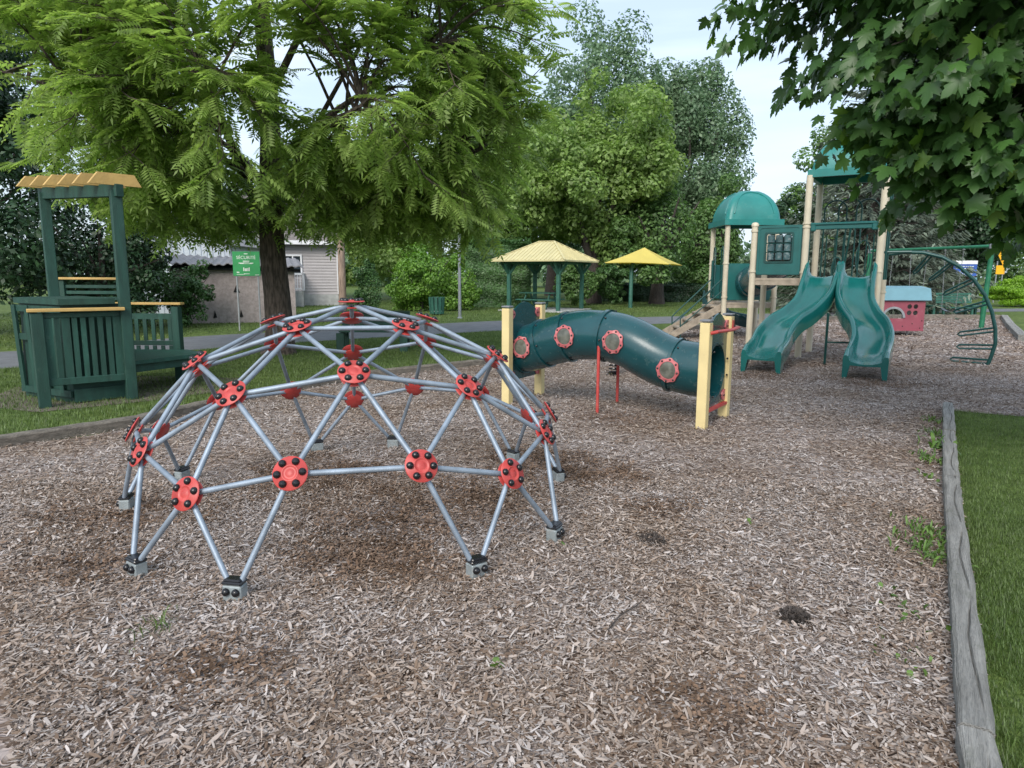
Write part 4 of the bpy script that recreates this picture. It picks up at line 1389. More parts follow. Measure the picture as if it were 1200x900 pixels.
# ------------------------------------------------------------------ pink play house
def playhouse():
    x0, x1, y = 9.75, 11.30, 19.0
    root = thing('play_house', 'small pink play house with pale blue roof behind the slides', 'play house', ((x0 + x1) / 2, y + .5, 0))
    # front wall pieces around an arched opening and clover window
    zb, zt = .16, 1.0
    ac, ar, az = 10.45, .32, .50
    n = 16
    # left of arch, right of clover etc. as plates
    cl = 10.96, .72
    m = MB()
    def plate(poly):
        m.prism(poly, (0, y, 0), (1, 0, 0), (0, 0, 1), (0, .03, 0))
    plate([(x0, zb), (ac - ar, zb), (ac - ar, zt), (x0, zt)])
    arc = [(ac - ar * math.cos(PI * k / n), az + ar * .95 * math.sin(PI * k / n)) for k in range(n + 1)]
    plate([(ac - ar, zt)] + arc + [(ac + ar, zt)])
    plate([(ac - ar, zb), (ac + ar, zb), (ac + ar, az - .02), (ac - ar, az - .02)])
    q = .17
    cx_, cz_ = cl
    plate([(ac + ar, zb), (cx_ - q, zb), (cx_ - q, zt), (ac + ar, zt)])
    plate([(cx_ + q, zb), (x1, zb), (x1, zt), (cx_ + q, zt)])
    plate([(cx_ - q, zb), (cx_ + q, zb), (cx_ + q, cz_ - q), (cx_ - q, cz_ - q)])
    plate([(cx_ - q, cz_ + q), (cx_ + q, cz_ + q), (cx_ + q, zt), (cx_ - q, zt)])
    # clover: four rounded holes in a square
    for sx_ in (-1, 1):
        for sz in (-1, 1):
            ccx, ccz = cx_ + sx_ * .085, cz_ + sz * .085
            outer, inner = [], []
            for k in range(16):
                t = 2 * PI * k / 16
                c_, s_ = math.cos(t), math.sin(t)
                g = .085 / max(abs(c_), abs(s_))
                outer.append((ccx + c_ * g, ccz + s_ * g))
                inner.append((ccx + c_ * .065, ccz + s_ * .065))
            m.ringplate(outer, inner, (0, y, 0), (1, 0, 0), (0, 0, 1), (0, .03, 0))
    m.build('front_wall', 'pink', root)
    ring_o = [(ac - (ar + .0) * math.cos(PI * k / n), az + (ar) * .95 * math.sin(PI * k / n)) for k in range(n + 1)]
    ring_i = [(ac - (ar - .06) * math.cos(PI * k / n), az + (ar - .06) * .95 * math.sin(PI * k / n)) for k in range(n + 1)]
    f = MB()
    f.prism(ring_o + ring_i[::-1], (0, y - .012, 0), (1, 0, 0), (0, 0, 1), (0, .02, 0))
    f.build('arch_frame', 'galv_post', root)
    MB().box((x1 - .015, y + .55, (zb + zt) / 2), (.03, 1.03, zt - zb)).build('side_wall', 'concrete', root)
    MB().box((x0 + .015, y + .55, (zb + zt) / 2), (.03, 1.03, zt - zb)).build('side_wall', 'pink', root)
    MB().box(((x0 + x1) / 2, y + .55, zb + .02), (x1 - x0 - .07, 1.03, .04)).build('floor', 'deck', root)
    MB().prism([(-.08, .98), (.02, 1.30), (.5, 1.36), (1.0, 1.30), (1.15, .98), (1.12, .96), (.98, 1.26), (.5, 1.32), (.05, 1.26), (-.05, .96)], (x0 - .1, y, 0), (0, 1, 0), (0, 0, 1), (x1 - x0 + .22, 0, 0)).build('roof', 'sky_blue', root)
    MB().box(((x0 + x1) / 2, y - .012, .155), (x1 - x0 - .02, .04, .03)).build('sill', 'pink', root)
    for x in (x0 + .3, x1 - .35):
        for yy in (y + .15, y + .9):
            MB().tube([(x, yy, -.02), (x, yy, .16)], .025, 8).build('leg', 'galv_post', root)
    for x, z in ((10.98, .34), (11.24, .42), (11.2, .22), (10.72, .27), (10.05, .9), (11.1, .95)):
        MB().lathe([(.015, 0), (.015, .008), (.0005, .012)], (x, y, z), 8, Vector((0, -1, 0)).to_track_quat('Z', 'Y').to_matrix(), False).build('bolt', 'black', root)
playhouse()

# ------------------------------------------------------------------ swings
def swings():
    a, b = Vector((13.54, 26.6, 2.57)), Vector((15.0, 22.0, 2.57))
    root = thing('swing_set', 'green steel swing frame with long top bar beyond the climber', 'swing set', (14.3, 24.3, 0))
    MB().tube([a, b], .055, 12).build('top_bar', 'swing_green', root, smooth=True)
    d = (b - a).normalized()
    s_ = Vector((-d.y, d.x, 0))
    for p in (a, b):
        MB().tube([p, Vector((p.x, p.y, 0)) - s_ * .1 + d * .0], .075, 12).build('leg', 'swing_green', root, smooth=True)
        MB().lathe([(.085, -.08), (.09, .06), (.0005, .09)], p, 12, cap=False).build('end_cap', 'galv_post', root, smooth=True)
    i = 0
    for f0 in (.08, .38, .66):
        c0, c1 = a.lerp(b, f0), a.lerp(b, f0 + .14)
        lab = ['black belt swing nearest the slides', 'middle black belt swing on the green frame', 'black belt swing nearest the right-hand leg'][i]
        sw = thing('swing', lab, 'swing', (c0.x, c0.y, 0), 'swings hanging from the green frame')
        i += 1
        c0s, c1s = c0.lerp(c1, .12), c0.lerp(c1, .88)
        z = .5
        for c, cs in ((c0, c0s), (c1, c1s)):
            m = MB()
            top = Vector((c.x, c.y, 2.50))
            bot = Vector((cs.x, cs.y, z + .06))
            n = 60
            # chain as short alternating links
            for k in range(n):
                p, q = top.lerp(bot, k / n), top.lerp(bot, (k + .85) / n)
                if k % 2: m.bar(p, q, .024, .007)
                else: m.bar(p, q, .007, .024)
            m.build('chain', 'chain', sw)
            MB().box((c.x, c.y, 2.51), (.06, .1, .06), None, .01).build('hanger', 'chain', sw)
        pts = [c0s.lerp(c1s, k / 8) for k in range(9)]
        m = MB()
        vs, fs = [], []
        for k, p in enumerate(pts):
            zz = z + .06 - .09 * math.sin(PI * k / 8)
            for o in (-.07, .07):
                for h in (0, .015):
                    vs.append(Vector((p.x, p.y, zz + h)) + s_ * o)
        for k in range(8):
            q = k * 4
            for (i0, i1) in ((0, 1), (1, 3), (3, 2), (2, 0)):
                fs.append((q + i0, q + i1, q + 4 + i1, q + 4 + i0))
        m.add(vs, fs).build('belt_seat', 'black', sw)
swings()

# ------------------------------------------------------------------ arbor, box, bench (left)
def arbor():
    P1, P2, P3 = Vector((-5.60, 8.14, 0)), Vector((-4.885, 8.74, 0)), Vector((-6.33, 9.6, 0))
    root = thing('wooden_arbor', 'green wooden arbor with tan slatted top and picket panel on the grass', 'arbor', (-5.3, 8.6, 0))
    def post(p, h, w=.125):
        d = (P2 - P1).normalized()
        m = Matrix((d, Vector((-d.y, d.x, 0)), Vector((0, 0, 1)))).transposed()
        return MB().box((p.x, p.y, h / 2 - .01), (w, w, h), m, .006).build('post', 'wood_green', root)
    post(P1, 1.14)
    post(P2, 2.62)
    post(P3, 2.68)
    u = (P2 - P1).normalized()
    n = Vector((u.y, -u.x, 0))
    Z = Vector((0, 0, 1))
    # picket panel
    MB().bar(P1 + u * .06 + Z * .30, P2 - u * .06 + Z * .30, .05, .085, bev=.005).build('bottom_rail', 'wood_green', root)
    MB().bar(P1 + u * .06 + Z * 1.10, P2 - u * .06 + Z * 1.10, .05, .06, bev=.005).build('top_rail', 'wood_green', root)
    MB().bar(P1 - u * .09 + Z * 1.165, P2 - u * .02 + n * .075 + Z * 1.165, .15, .038, bev=.005).build('rail_cap', 'wood_tan', root)
    W_ = (P2 - P1).length - .12
    for k in range(9):
        t = .06 + W_ * (k + .5) / 9
        wide = .085 if k in (0, 2, 8) else .055
        MB().bar(P1 + u * t + Z * .33, P1 + u * t + Z * 1.08 , wide, .022, up=n).build('picket', 'wood_green', root)
    # beam
    b = (P2 - P3).normalized()
    MB().bar(P3 - b * .06 + Z * 2.66 + n * 0, P2 + b * .10 + Z * 2.60, .10, .15, bev=.006).build('beam', 'wood_green', root)
    r = Vector((-b.y, b.x, 0))
    if r.y > 0: r = -r
    # r points toward the camera
    r = (r + Vector((-.22, 0, 0))).normalized()
    for k in range(6):
        c = (P3 + b * .05).lerp(P2 + b * .06, k / 5)
        c = c + Z * (2.745 - .06 * k / 5 + .03)
        ln1, ln2 = .33, .27
        poly = [(-ln1, -.055), (ln2, -.055), (ln2 - .08, .085), (-ln1 + .11, .085)]
        m = MB().prism(poly, c - b * .02 + Z * .0, -r, Z, b * .042)
        m.build('rafter', 'wood_tan', root)
    # raised railing behind
    A, B = Vector((-6.84, 10.6, 0)), Vector((-5.96, 10.6, 0))
    for p in (A, B):
        MB().box((p.x, p.y, .75), (.09, .09, 1.5), None, .005).build('rail_post', 'wood_green', root)
    MB().box((-6.4, 10.59, 1.52), (1.06, .14, .035), None, .005).build('rail_cap', 'wood_tan', root)
    for z in (1.40, 1.31, 1.22):
        MB().box((-6.4, 10.6, z), (.8, .03, .05), None, .004).build('rail_board', 'wood_green', root)
    # storage box
    box = thing('storage_box', 'green wooden box with flat lid behind the picket panel', 'storage box', (-5.7, 8.9, 0))
    bt = [(-6.36, 8.90), (-5.42, 8.43), (-5.03, 8.88), (-5.95, 9.5)]
    tp = [(-6.33, 8.92), (-5.44, 8.38), (-5.02, 8.86), (-6.0, 9.55)]
    vs = [(x, y, .0) for x, y in bt] + [(x * 1 + 0, y, 1.22) for x, y in tp]
    MB().add(vs, [(3, 2, 1, 0), (4, 5, 6, 7), (0, 1, 5, 4), (1, 2, 6, 5), (2, 3, 7, 6), (3, 0, 4, 7)]).build('box_body', 'wood_green', box)
    lid = [(-6.40, 8.90), (-5.43, 8.30), (-4.99, 8.72), (-6.0, 9.62)]
    MB().prism(lid, (0, 0, 1.222), (1, 0, 0), (0, 1, 0), (0, 0, .07)).build('lid', 'wood_green', box)
    a0, a1 = Vector((-6.36, 8.90, 0)), Vector((-5.42, 8.43, 0))
    d = (a1 - a0).normalized()
    nn = Vector((d.y, -d.x, 0))
    if nn.y > 0: nn = -nn
    for t in (.05, .31, .57, .83):
        p = a0.lerp(a1, t) + nn * .03
        MB().bar(p + Z * .12, p + Z * 1.20 - Vector((.02, .0, 0)) * (1 - t) + nn * .02, .08, .03, up=nn).build('trim_board', 'wood_green', box)
    for z in (.12, .8, 1.16):
        MB().bar(a0 + nn * .028 + Z * z - Vector((.02, .0, 0)) * (z / 1.2), a1 + nn * .028 + Z * z + nn * .03 * z, .028, .08).build('trim_board', 'wood_green', box)
    # skirting at the bottom of the box on the panel side
    MB().bar(Vector((-5.40, 8.40, .1)), Vector((-5.0, 8.84, .1)), .03, .16).build('skirt_board', 'wood_green', box)
    # bench
    bench = thing('bench', 'green slatted bench with tan top rail right of the arbor', 'bench', (-5.3, 10.0, 0))
    yb = 10.45
    MB().box((-5.07, yb, .55), (.11, .13, 1.12), None, .006).build('leg', 'wood_green', bench)
    MB().box((-5.92, yb, .55), (.11, .13, 1.12), None, .006).build('leg', 'wood_green', bench)
    MB().box((-5.5, yb - .02, 1.155), (1.08, .14, .035), None, .005).build('rail_cap', 'wood_tan', bench)
    MB().box((-5.49, yb, .96), (.74, .04, .09), None, .005).build('back_rail', 'wood_green', bench)
    MB().box((-5.49, yb, .56), (.74, .04, .07), None, .005).build('back_rail', 'wood_green', bench)
    for k in range(6):
        MB().box((-5.80 + k * .125, yb - .01, .76), (.055, .022, .32)).build('back_slat', 'wood_green', bench)
    for k in range(6):
        MB().box((-5.80 + k * .125, yb - .01, .44), (.055, .022, .16)).build('back_slat', 'wood_green', bench)
    MB().box((-5.49, yb, .30), (.74, .05, .13), None, .005).build('back_rail', 'wood_green', bench)
    seat = [(-4.93, 8.95), (-4.42, 9.95), (-4.90, 10.36), (-5.86, 10.38), (-5.7, 9.7)]
    MB().prism(seat, (0, 0, .42), (1, 0, 0), (0, 1, 0), (0, 0, .05)).build('seat', 'wood_green', bench)
    MB().bar((-4.97, 9.03, .36), (-4.52, 9.92, .36), .035, .10).build('apron', 'wood_green', bench)
    MB().box((-4.9, 10.1, .2), (.1, .1, .42)).build('leg', 'wood_green', bench)
arbor()
sheet('worn_dirt', [(-6.6, 8.3), (-5.5, 7.85), (-4.6, 8.6), (-3.9, 9.5), (-4.2, 10.6), (-6.2, 10.8), (-7, 9.6)], 0.006, mat('bare_soil', (0.13, 0.11, 0.085), .95, 0, .3, 6, .4, 60))

def park_bench():
    x0, x1, y = -3.66, -2.20, 14.6
    root = thing('bench', 'dark green bench seen through the top of the climbing dome', 'bench', (-2.95, 14.6, 0))
    for k, z in enumerate((.59, .755)):
        MB().box(((x0 + x1) / 2, y + .28, z), (x1 - x0, .04, .15), None, .005).build('back_board', 'wood_green', root)
    for x in (x0 + .07, x1 - .07):
        MB().box((x, y + .34, .38), (.09, .09, .78), None, .005).build('leg', 'wood_green', root)
        MB().box((x, y - .2, .19), (.16, .09, .40), None, .005).build('leg', 'wood_green', root)
        MB().box((x, y + .05, .36), (.05, .5, .07)).build('seat_bearer', 'wood_green', root)
    for k in range(3):
        MB().box(((x0 + x1) / 2 + .05, y - .19 + k * .15, .43), (x1 - x0, .135, .04), None, .005).build('seat_board', 'wood_green', root)
park_bench()

def far_bench():
    x0, x1, y = 16.95, 19.0, 28.3
    root = thing('bench', 'long green garden bench with side tables behind the climber arch', 'bench', (18, 28.3, 0))
    for k in range(4):
        MB().box(((x0 + x1) / 2 + .05, y + .1 + .02 * k, .60 + k * .11), (1.45, .03, .09), None, .004).build('back_board', 'gaz_green', root)
    for x in (x0 + .25, x1 - .25):
        MB().box((x, y - .15, .46), (.52, .5, .05), None, .005).build('side_table', 'gaz_green', root)
        for dx in (-.2, .2):
            MB().box((x + dx, y - .3, .22), (.08, .08, .43)).build('leg', 'gaz_green', root)
            MB().box((x + dx, y + .1, .22), (.08, .08, .43)).build('leg', 'gaz_green', root)
    for k in range(3):
        MB().box(((x0 + x1) / 2, y - .3 + k * .14, .40), (1.1, .12, .04)).build('seat_board', 'gaz_green', root)
    MB().box(((x0 + x1) / 2, y - .36, .06), (x1 - x0, .07, .08)).build('ground_rail', 'gaz_green', root)
far_bench()

# ------------------------------------------------------------------ gazebo, shade, bin, poles, signs
def gazebo():
    cx, cy = 1.55, 32.2
    FG = Matrix.Translation((cx, cy, 0)) @ Matrix.Rotation(-.5, 4, 'Z') @ Matrix.Translation((-cx, -cy, 0))
    root = thing('picnic_gazebo', 'open green picnic gazebo with pale yellow ribbed hip roof', 'gazebo', (cx, cy, 0))
    hx, hy, ze, zr, rx = 1.80, 1.95, 2.26, 3.13, .38
    Z = Vector((0, 0, 1))
    c = [Vector((cx - hx, cy - hy, ze)), Vector((cx + hx, cy - hy, ze)), Vector((cx + hx, cy + hy, ze)), Vector((cx - hx, cy + hy, ze))]
    r0, r1 = Vector((cx - rx, cy, zr)), Vector((cx + rx, cy, zr))
    fs4 = [(c[0], c[1], r1, r0), (c[1], c[2], r1), (c[2], c[3], r0, r1), (c[3], c[0], r0)]
    m = MB(FG)
    vs = c + [r0, r1]
    m.add(vs, [(0, 1, 5, 4), (1, 2, 5), (2, 3, 4, 5), (3, 0, 4)])
    m.add([v - Z * .05 for v in vs], [(4, 5, 1, 0), (5, 2, 1), (5, 4, 3, 2), (4, 0, 3)])
    m.ringplate([(v.x, v.y) for v in c], [(cx + (v.x - cx) * .97, cy + (v.y - cy) * .97) for v in c], (0, 0, ze - .06), (1, 0, 0), (0, 1, 0), (0, 0, .062))
    rf = m.build('roof', 'gaz_roof', root)
    rb = MB(FG)
    for (p0, p1, q0, q1, n) in ((c[0], c[1], r0, r1, 19), (c[2], c[3], r1, r0, 19), (c[1], c[2], r1, r1, 15), (c[3], c[0], r0, r0, 15)):
        e = (p1 - p0)
        L = e.length
        e.normalize()
        # seams run straight up the slope; clip against hips
        for k in range(1, n):
            s = L * k / n
            a = p0 + e * s
            # slope direction
            mid = (q0 + q1) / 2
            nd = (mid - (p0 + p1) / 2)
            nd = nd - e * nd.dot(e)
            s0, s1 = (q0 - p0).dot(e), (q1 - p0).dot(e)
            if s < s0: t = s / s0
            elif s > s1: t = (L - s) / (L - s1)
            else: t = 1
            rb.bar(a + Z * .012, a + nd * t + Z * .012, .03, .028)
    for p, q in ((c[0], r0), (c[1], r1), (c[2], r1), (c[3], r0), (r0, r1)):
        rb.bar(p + Z * .02, q + Z * .02, .09, .03)
    rb.build('roof_seams', 'gaz_roof', rf)
    for sx in (-1.23, 1.23):
        for sy in (-1.3, 1.3):
            p = Vector((cx + sx, cy + sy, 0))
            po = MB(FG).box((p.x, p.y, 1.10), (.16, .16, 2.2), None, .01).build('post', 'gaz_green', root)
            for dx, dy in ((1, 0), (-1, 0), (0, 1), (0, -1)):
                MB(FG).bar((p.x, p.y, 1.62), (p.x + dx * .42, p.y + dy * .42, 2.16), .09, .09).build('brace', 'gaz_green', po)
    for sy in (-1.3, 1.3):
        MB(FG).box((cx, cy + sy, 2.17), (3.3, .10, .13)).build('beam', 'gaz_green', root)
    for sx in (-1.23, 1.23):
        MB(FG).box((cx + sx, cy, 2.15), (.10, 2.5, .12)).build('beam', 'gaz_green', root)
    sheetslab = MB(FG).box((cx, cy, .03), (3.2, 3.3, .06)).build('floor_slab', 'concrete', root)
    t = thing('picnic_table', 'green picnic table under the gazebo roof', 'picnic table', (cx - .3, cy, 0.06))
    MB(FG).box((cx - .3, cy, .80), (1.8, .75, .05)).build('tabletop', 'gaz_green', t)
    for sy in (-.62, .62):
        MB(FG).box((cx - .3, cy + sy, .50), (1.8, .26, .05)).build('seat', 'gaz_green', t)
    for sx in (-.6, .6):
        MB(FG).bar((cx - .3 + sx, cy - .66, .06), (cx - .3 + sx, cy - .2, .78), .08, .05, (1, 0, 0)).build('leg', 'gaz_green', t)
        MB(FG).bar((cx - .3 + sx, cy + .66, .06), (cx - .3 + sx, cy + .2, .78), .08, .05, (1, 0, 0)).build('leg', 'gaz_green', t)
        MB(FG).box((cx - .3 + sx, cy, .45), (.05, 1.4, .08)).build('cross_beam', 'gaz_green', t)
gazebo()

def shade():
    cx, cy = 6.65, 35.5
    root = thing('shade_umbrella', 'bright yellow square shade canopy on one green post', 'sunshade', (5.95, 35, 0))
    n = 16
    vs, fs = [], []
    ap = Vector((cx, cy, 3.02))
    cr = [Vector((cx - 2.15, cy - 1.0, 2.23)), Vector((cx + 0.9, cy - 1.9, 2.16)), Vector((cx + 2.2, cy + .9, 2.14)), Vector((cx - .9, cy + 1.9, 2.23))]
    for k in range(4):
        a, b = cr[k], cr[(k + 1) % 4]
        base = len(vs)
        for i in range(n + 1):
            t = i / n
            e = a.lerp(b, t)
            mid = (a + b) / 2
            inw = (Vector((cx, cy, 0)) - Vector((mid.x, mid.y, 0))).normalized()
            e = e + inw * .16 * math.sin(PI * t) + Vector((0, 0, -.0 + .05 * math.sin(PI * t)))
            for j in range(n + 1):
                s = j / n
                p = e.lerp(ap, s)
                p.z -= .10 * math.sin(PI * s) * (.4 + .6 * math.sin(PI * t))
                vs.append(p)
        for i in range(n):
            for j in range(n):
                fs.append((base + i * (n + 1) + j, base + (i + 1) * (n + 1) + j, base + (i + 1) * (n + 1) + j + 1, base + i * (n + 1) + j + 1))
    m = MB().add(vs, fs)
    m.add([v - Vector((0, 0, .02)) for v in vs], [f[::-1] for f in fs])
    m.build('canopy', 'canvas', root, smooth=True)
    MB().tube([(5.95, 35, 0), (5.95, 35, 2.1), (6.1, 35.1, 2.35), (6.45, 35.35, 2.6), (6.65, 35.5, 2.85)], .1, 12).build('post', 'gaz_green', root, smooth=True)
    for p in cr:
        MB().tube([(6.65, 35.5, 2.86), p - Vector((0, 0, .03)) * 1.0], .025, 6).build('arm', 'gaz_green', root)
shade()

def bin_():
    c = Vector((-3.05, 28.0, 0))
    root = thing('litter_bin', 'grey-green slatted litter bin on the lawn by the bushes', 'litter bin', c)
    n = 12
    for k in range(n):
        t = 2 * PI * k / n
        p = c + Vector((math.cos(t), math.sin(t), 0)) * .27
        q = c + Vector((math.cos(t), math.sin(t), 0)) * .31
        MB().bar(p + Vector((0, 0, .05)), q + Vector((0, 0, .72)), .12, .025, up=Vector((math.cos(t), math.sin(t), 0))).build('slat', 'gaz_green', root)
    MB().lathe([(.25, .03), (.255, .7)], c, 16).build('liner', 'dark', root)
    MB().lathe([(.27, .14), (.285, .14), (.285, .18), (.27, .18)], c, 16, cap=False).build('hoop', 'galv_post', root)
bin_()

pl = MB()
pl.tube([(-1.965, 25.9, 0), (-1.965, 25.9, 3.66)], [.062, .045], 10)
root = thing('lamp_post', 'thin bare silver pole standing alone on the lawn', 'pole', (-1.965, 25.9, 0))
pl.build('pole', 'galv_post', root, smooth=True)
MB().lathe([(.10, 0), (.10, .03), (.065, .05)], (-1.965, 25.9, 0), 12).build('base_plate', 'galv_post', root)
MB().box((-1.965, 25.9, 2.74), (.10, .10, .04)).build('clamp', 'galv_post', root)
up = thing('utility_pole', 'brown wooden utility pole beside the beige house corner', 'utility pole', (-7.4, 30.3, 0))
MB().tube([(-7.4, 30.3, 0), (-7.4, 30.3, 8.2)], [.17, .12], 12).build('pole', 'pole_wood', up, smooth=True)
MB().box((-7.4, 30.3, 7.7), (1.9, .1, .12)).build('crossarm', 'pole_wood', up)

def text(name, body, size, m, p, rotz, parent, label=None):
    cu = bpy.data.curves.new(name, 'FONT')
    cu.body = body
    cu.size = size
    cu.align_x = 'CENTER'
    cu.align_y = 'CENTER'
    cu.extrude = .002
    o = bpy.data.objects.new(name, cu)
    COL.objects.link(o)
    dg = bpy.context.evaluated_depsgraph_get()
    me = bpy.data.meshes.new_from_object(o.evaluated_get(dg))
    bpy.data.objects.remove(o)
    me.materials.clear()
    me.materials.append(M[m])
    ob = bpy.data.objects.new(name, me)
    COL.objects.link(ob)
    ob.parent = parent
    ob.matrix_local = Matrix.Translation(Vector(p) - wloc(parent)) @ Matrix.Rotation(rotz, 4, 'Z') @ Matrix.Rotation(PI / 2, 4, 'X')
    return ob
def green_sign():
    y = 19.6
    x0, x1, z0, z1 = -7.83, -7.07, 1.545, 2.22
    root = thing('safety_sign', 'green notice sign with white lettering on two thin posts', 'sign', (-7.45, y, 0))
    pn = MB().box(((x0 + x1) / 2, y, (z0 + z1) / 2), (x1 - x0, .02, z1 - z0), None, .004).build('sign_panel', 'sign_green', root)
    for x in (x0 + .08, x1 - .08):
        MB().box((x, y + .03, 1.08), (.035, .035, 2.2)).build('post', 'galv_post', root)
    cx = (x0 + x1) / 2
    text('lettering', 'SÉCURITÉ', .125, 'sign_print', (cx, y - .012, 2.05), 0, pn)
    pr = MB()
    for (px, pz, w, h) in ((0, 2.155, .10, .02), (-.14, 1.90, .14, .02), (.15, 1.90, .10, .02), (0, 1.955, .18, .018), (0, 1.925, .16, .016), (0, 1.885, .34, .012), (-.24, 1.645, .07, .03), (-.17, 1.585, .22, .01), (.29, 1.575, .12, .012), (0, 1.605, .16, .016)):
        pr.box((cx + px, y - .013, pz), (w, .004, h))
    pr.build('small_print', 'sign_print', pn)
    lg = MB()
    for k, (dx, h) in enumerate(((-.075, .10), (-.035, .075), (.0, .075), (.04, .085), (.078, .10))):
        lg.box((cx + dx, y - .013, 1.68 + h / 2), (.024, .004, h))
    lg.build('emblem', 'sign_print', pn)
green_sign()

def blue_sign():
    y = 45.0
    root = thing('town_sign', 'white and blue information sign on posts across the road', 'sign', (29.1, y, 0))
    MB().box((29.08, y, 2.18), (1.5, .04, .95)).build('sign_panel', 'sign_blue', root)
    MB().box((29.08, y - .03, 2.56), (1.5, .02, .22)).build('header_panel', 'white', root)
    pr = MB()
    for z in (2.30, 2.17, 1.95, 1.83):
        x = 28.5
        while x < 29.6:
            w = random.uniform(.04, .12)
            pr.box((x + w / 2, y - .03, z), (w, .01, .05))
            x += w + .05
    pr.build('small_print', 'sign_print', root)
    for x in (28.45, 29.7):
        MB().box((x, y + .05, 1.15), (.08, .08, 2.3)).build('post', 'galv_post', root)
    MB().box((29.75, y - .02, 1.45), (.3, .03, .3)).build('small_plate', 'sky_blue', root)
blue_sign()
def yellow_sign():
    y = 45.0
    root = thing('warning_sign', 'yellow diamond warning sign above a yellow square plate', 'road sign', (31.4, y, 0))
    q = .62
    MB().prism([(-.36, 0), (0, -.95 * .62 * 1.1), (.36, 0), (0, .95 * .62 * 1.1)], (31.5, y, 3.0), (1, 0, 0), (0, 0, 1), (0, .03, 0)).build('diamond_panel', 'sign_yellow', root)
    MB().box((31.35, y, 2.10), (.55, .03, .55)).build('square_panel', 'sign_yellow', root)
    s_ = MB()
    s_.prism([(-.10, .12), (.02, .12), (.02, .2), (.14, .05), (.02, -.1), (.02, -.02), (-.10, -.02)], (31.47, y - .01, 2.95), (1, 0, 0), (0, 0, 1), (0, .006, 0))
    s_.prism([(-.06, -.16), (.0, -.16), (.08, .14), (-.0, .16)], (31.35, y - .01, 2.10), (1, 0, 0), (0, 0, 1), (0, .006, 0))
    s_.build('symbol', 'black', root)
    for x in (31.15, 31.55):
        MB().box((x, y + .05, 1.3), (.06, .05, 2.7)).build('post', 'galv_post', root)
yellow_sign()
def stop_back():
    x, y, z = 25.0, 45.0, 1.72
    root = thing('road_sign', 'grey back of an octagonal road sign left of the swings', 'road sign', (x, y, 0))
    MB().prism([(.42 * math.cos(PI / 8 + k * PI / 4), .42 * math.sin(PI / 8 + k * PI / 4)) for k in range(8)], (x, y, z), (1, 0, 0), (0, 0, 1), (0, .02, 0)).build('octagon_panel', 'gaz_green', root)
    MB().box((x, y - .04, .9), (.06, .05, 1.8)).build('post', 'galv_post', root)
stop_back()

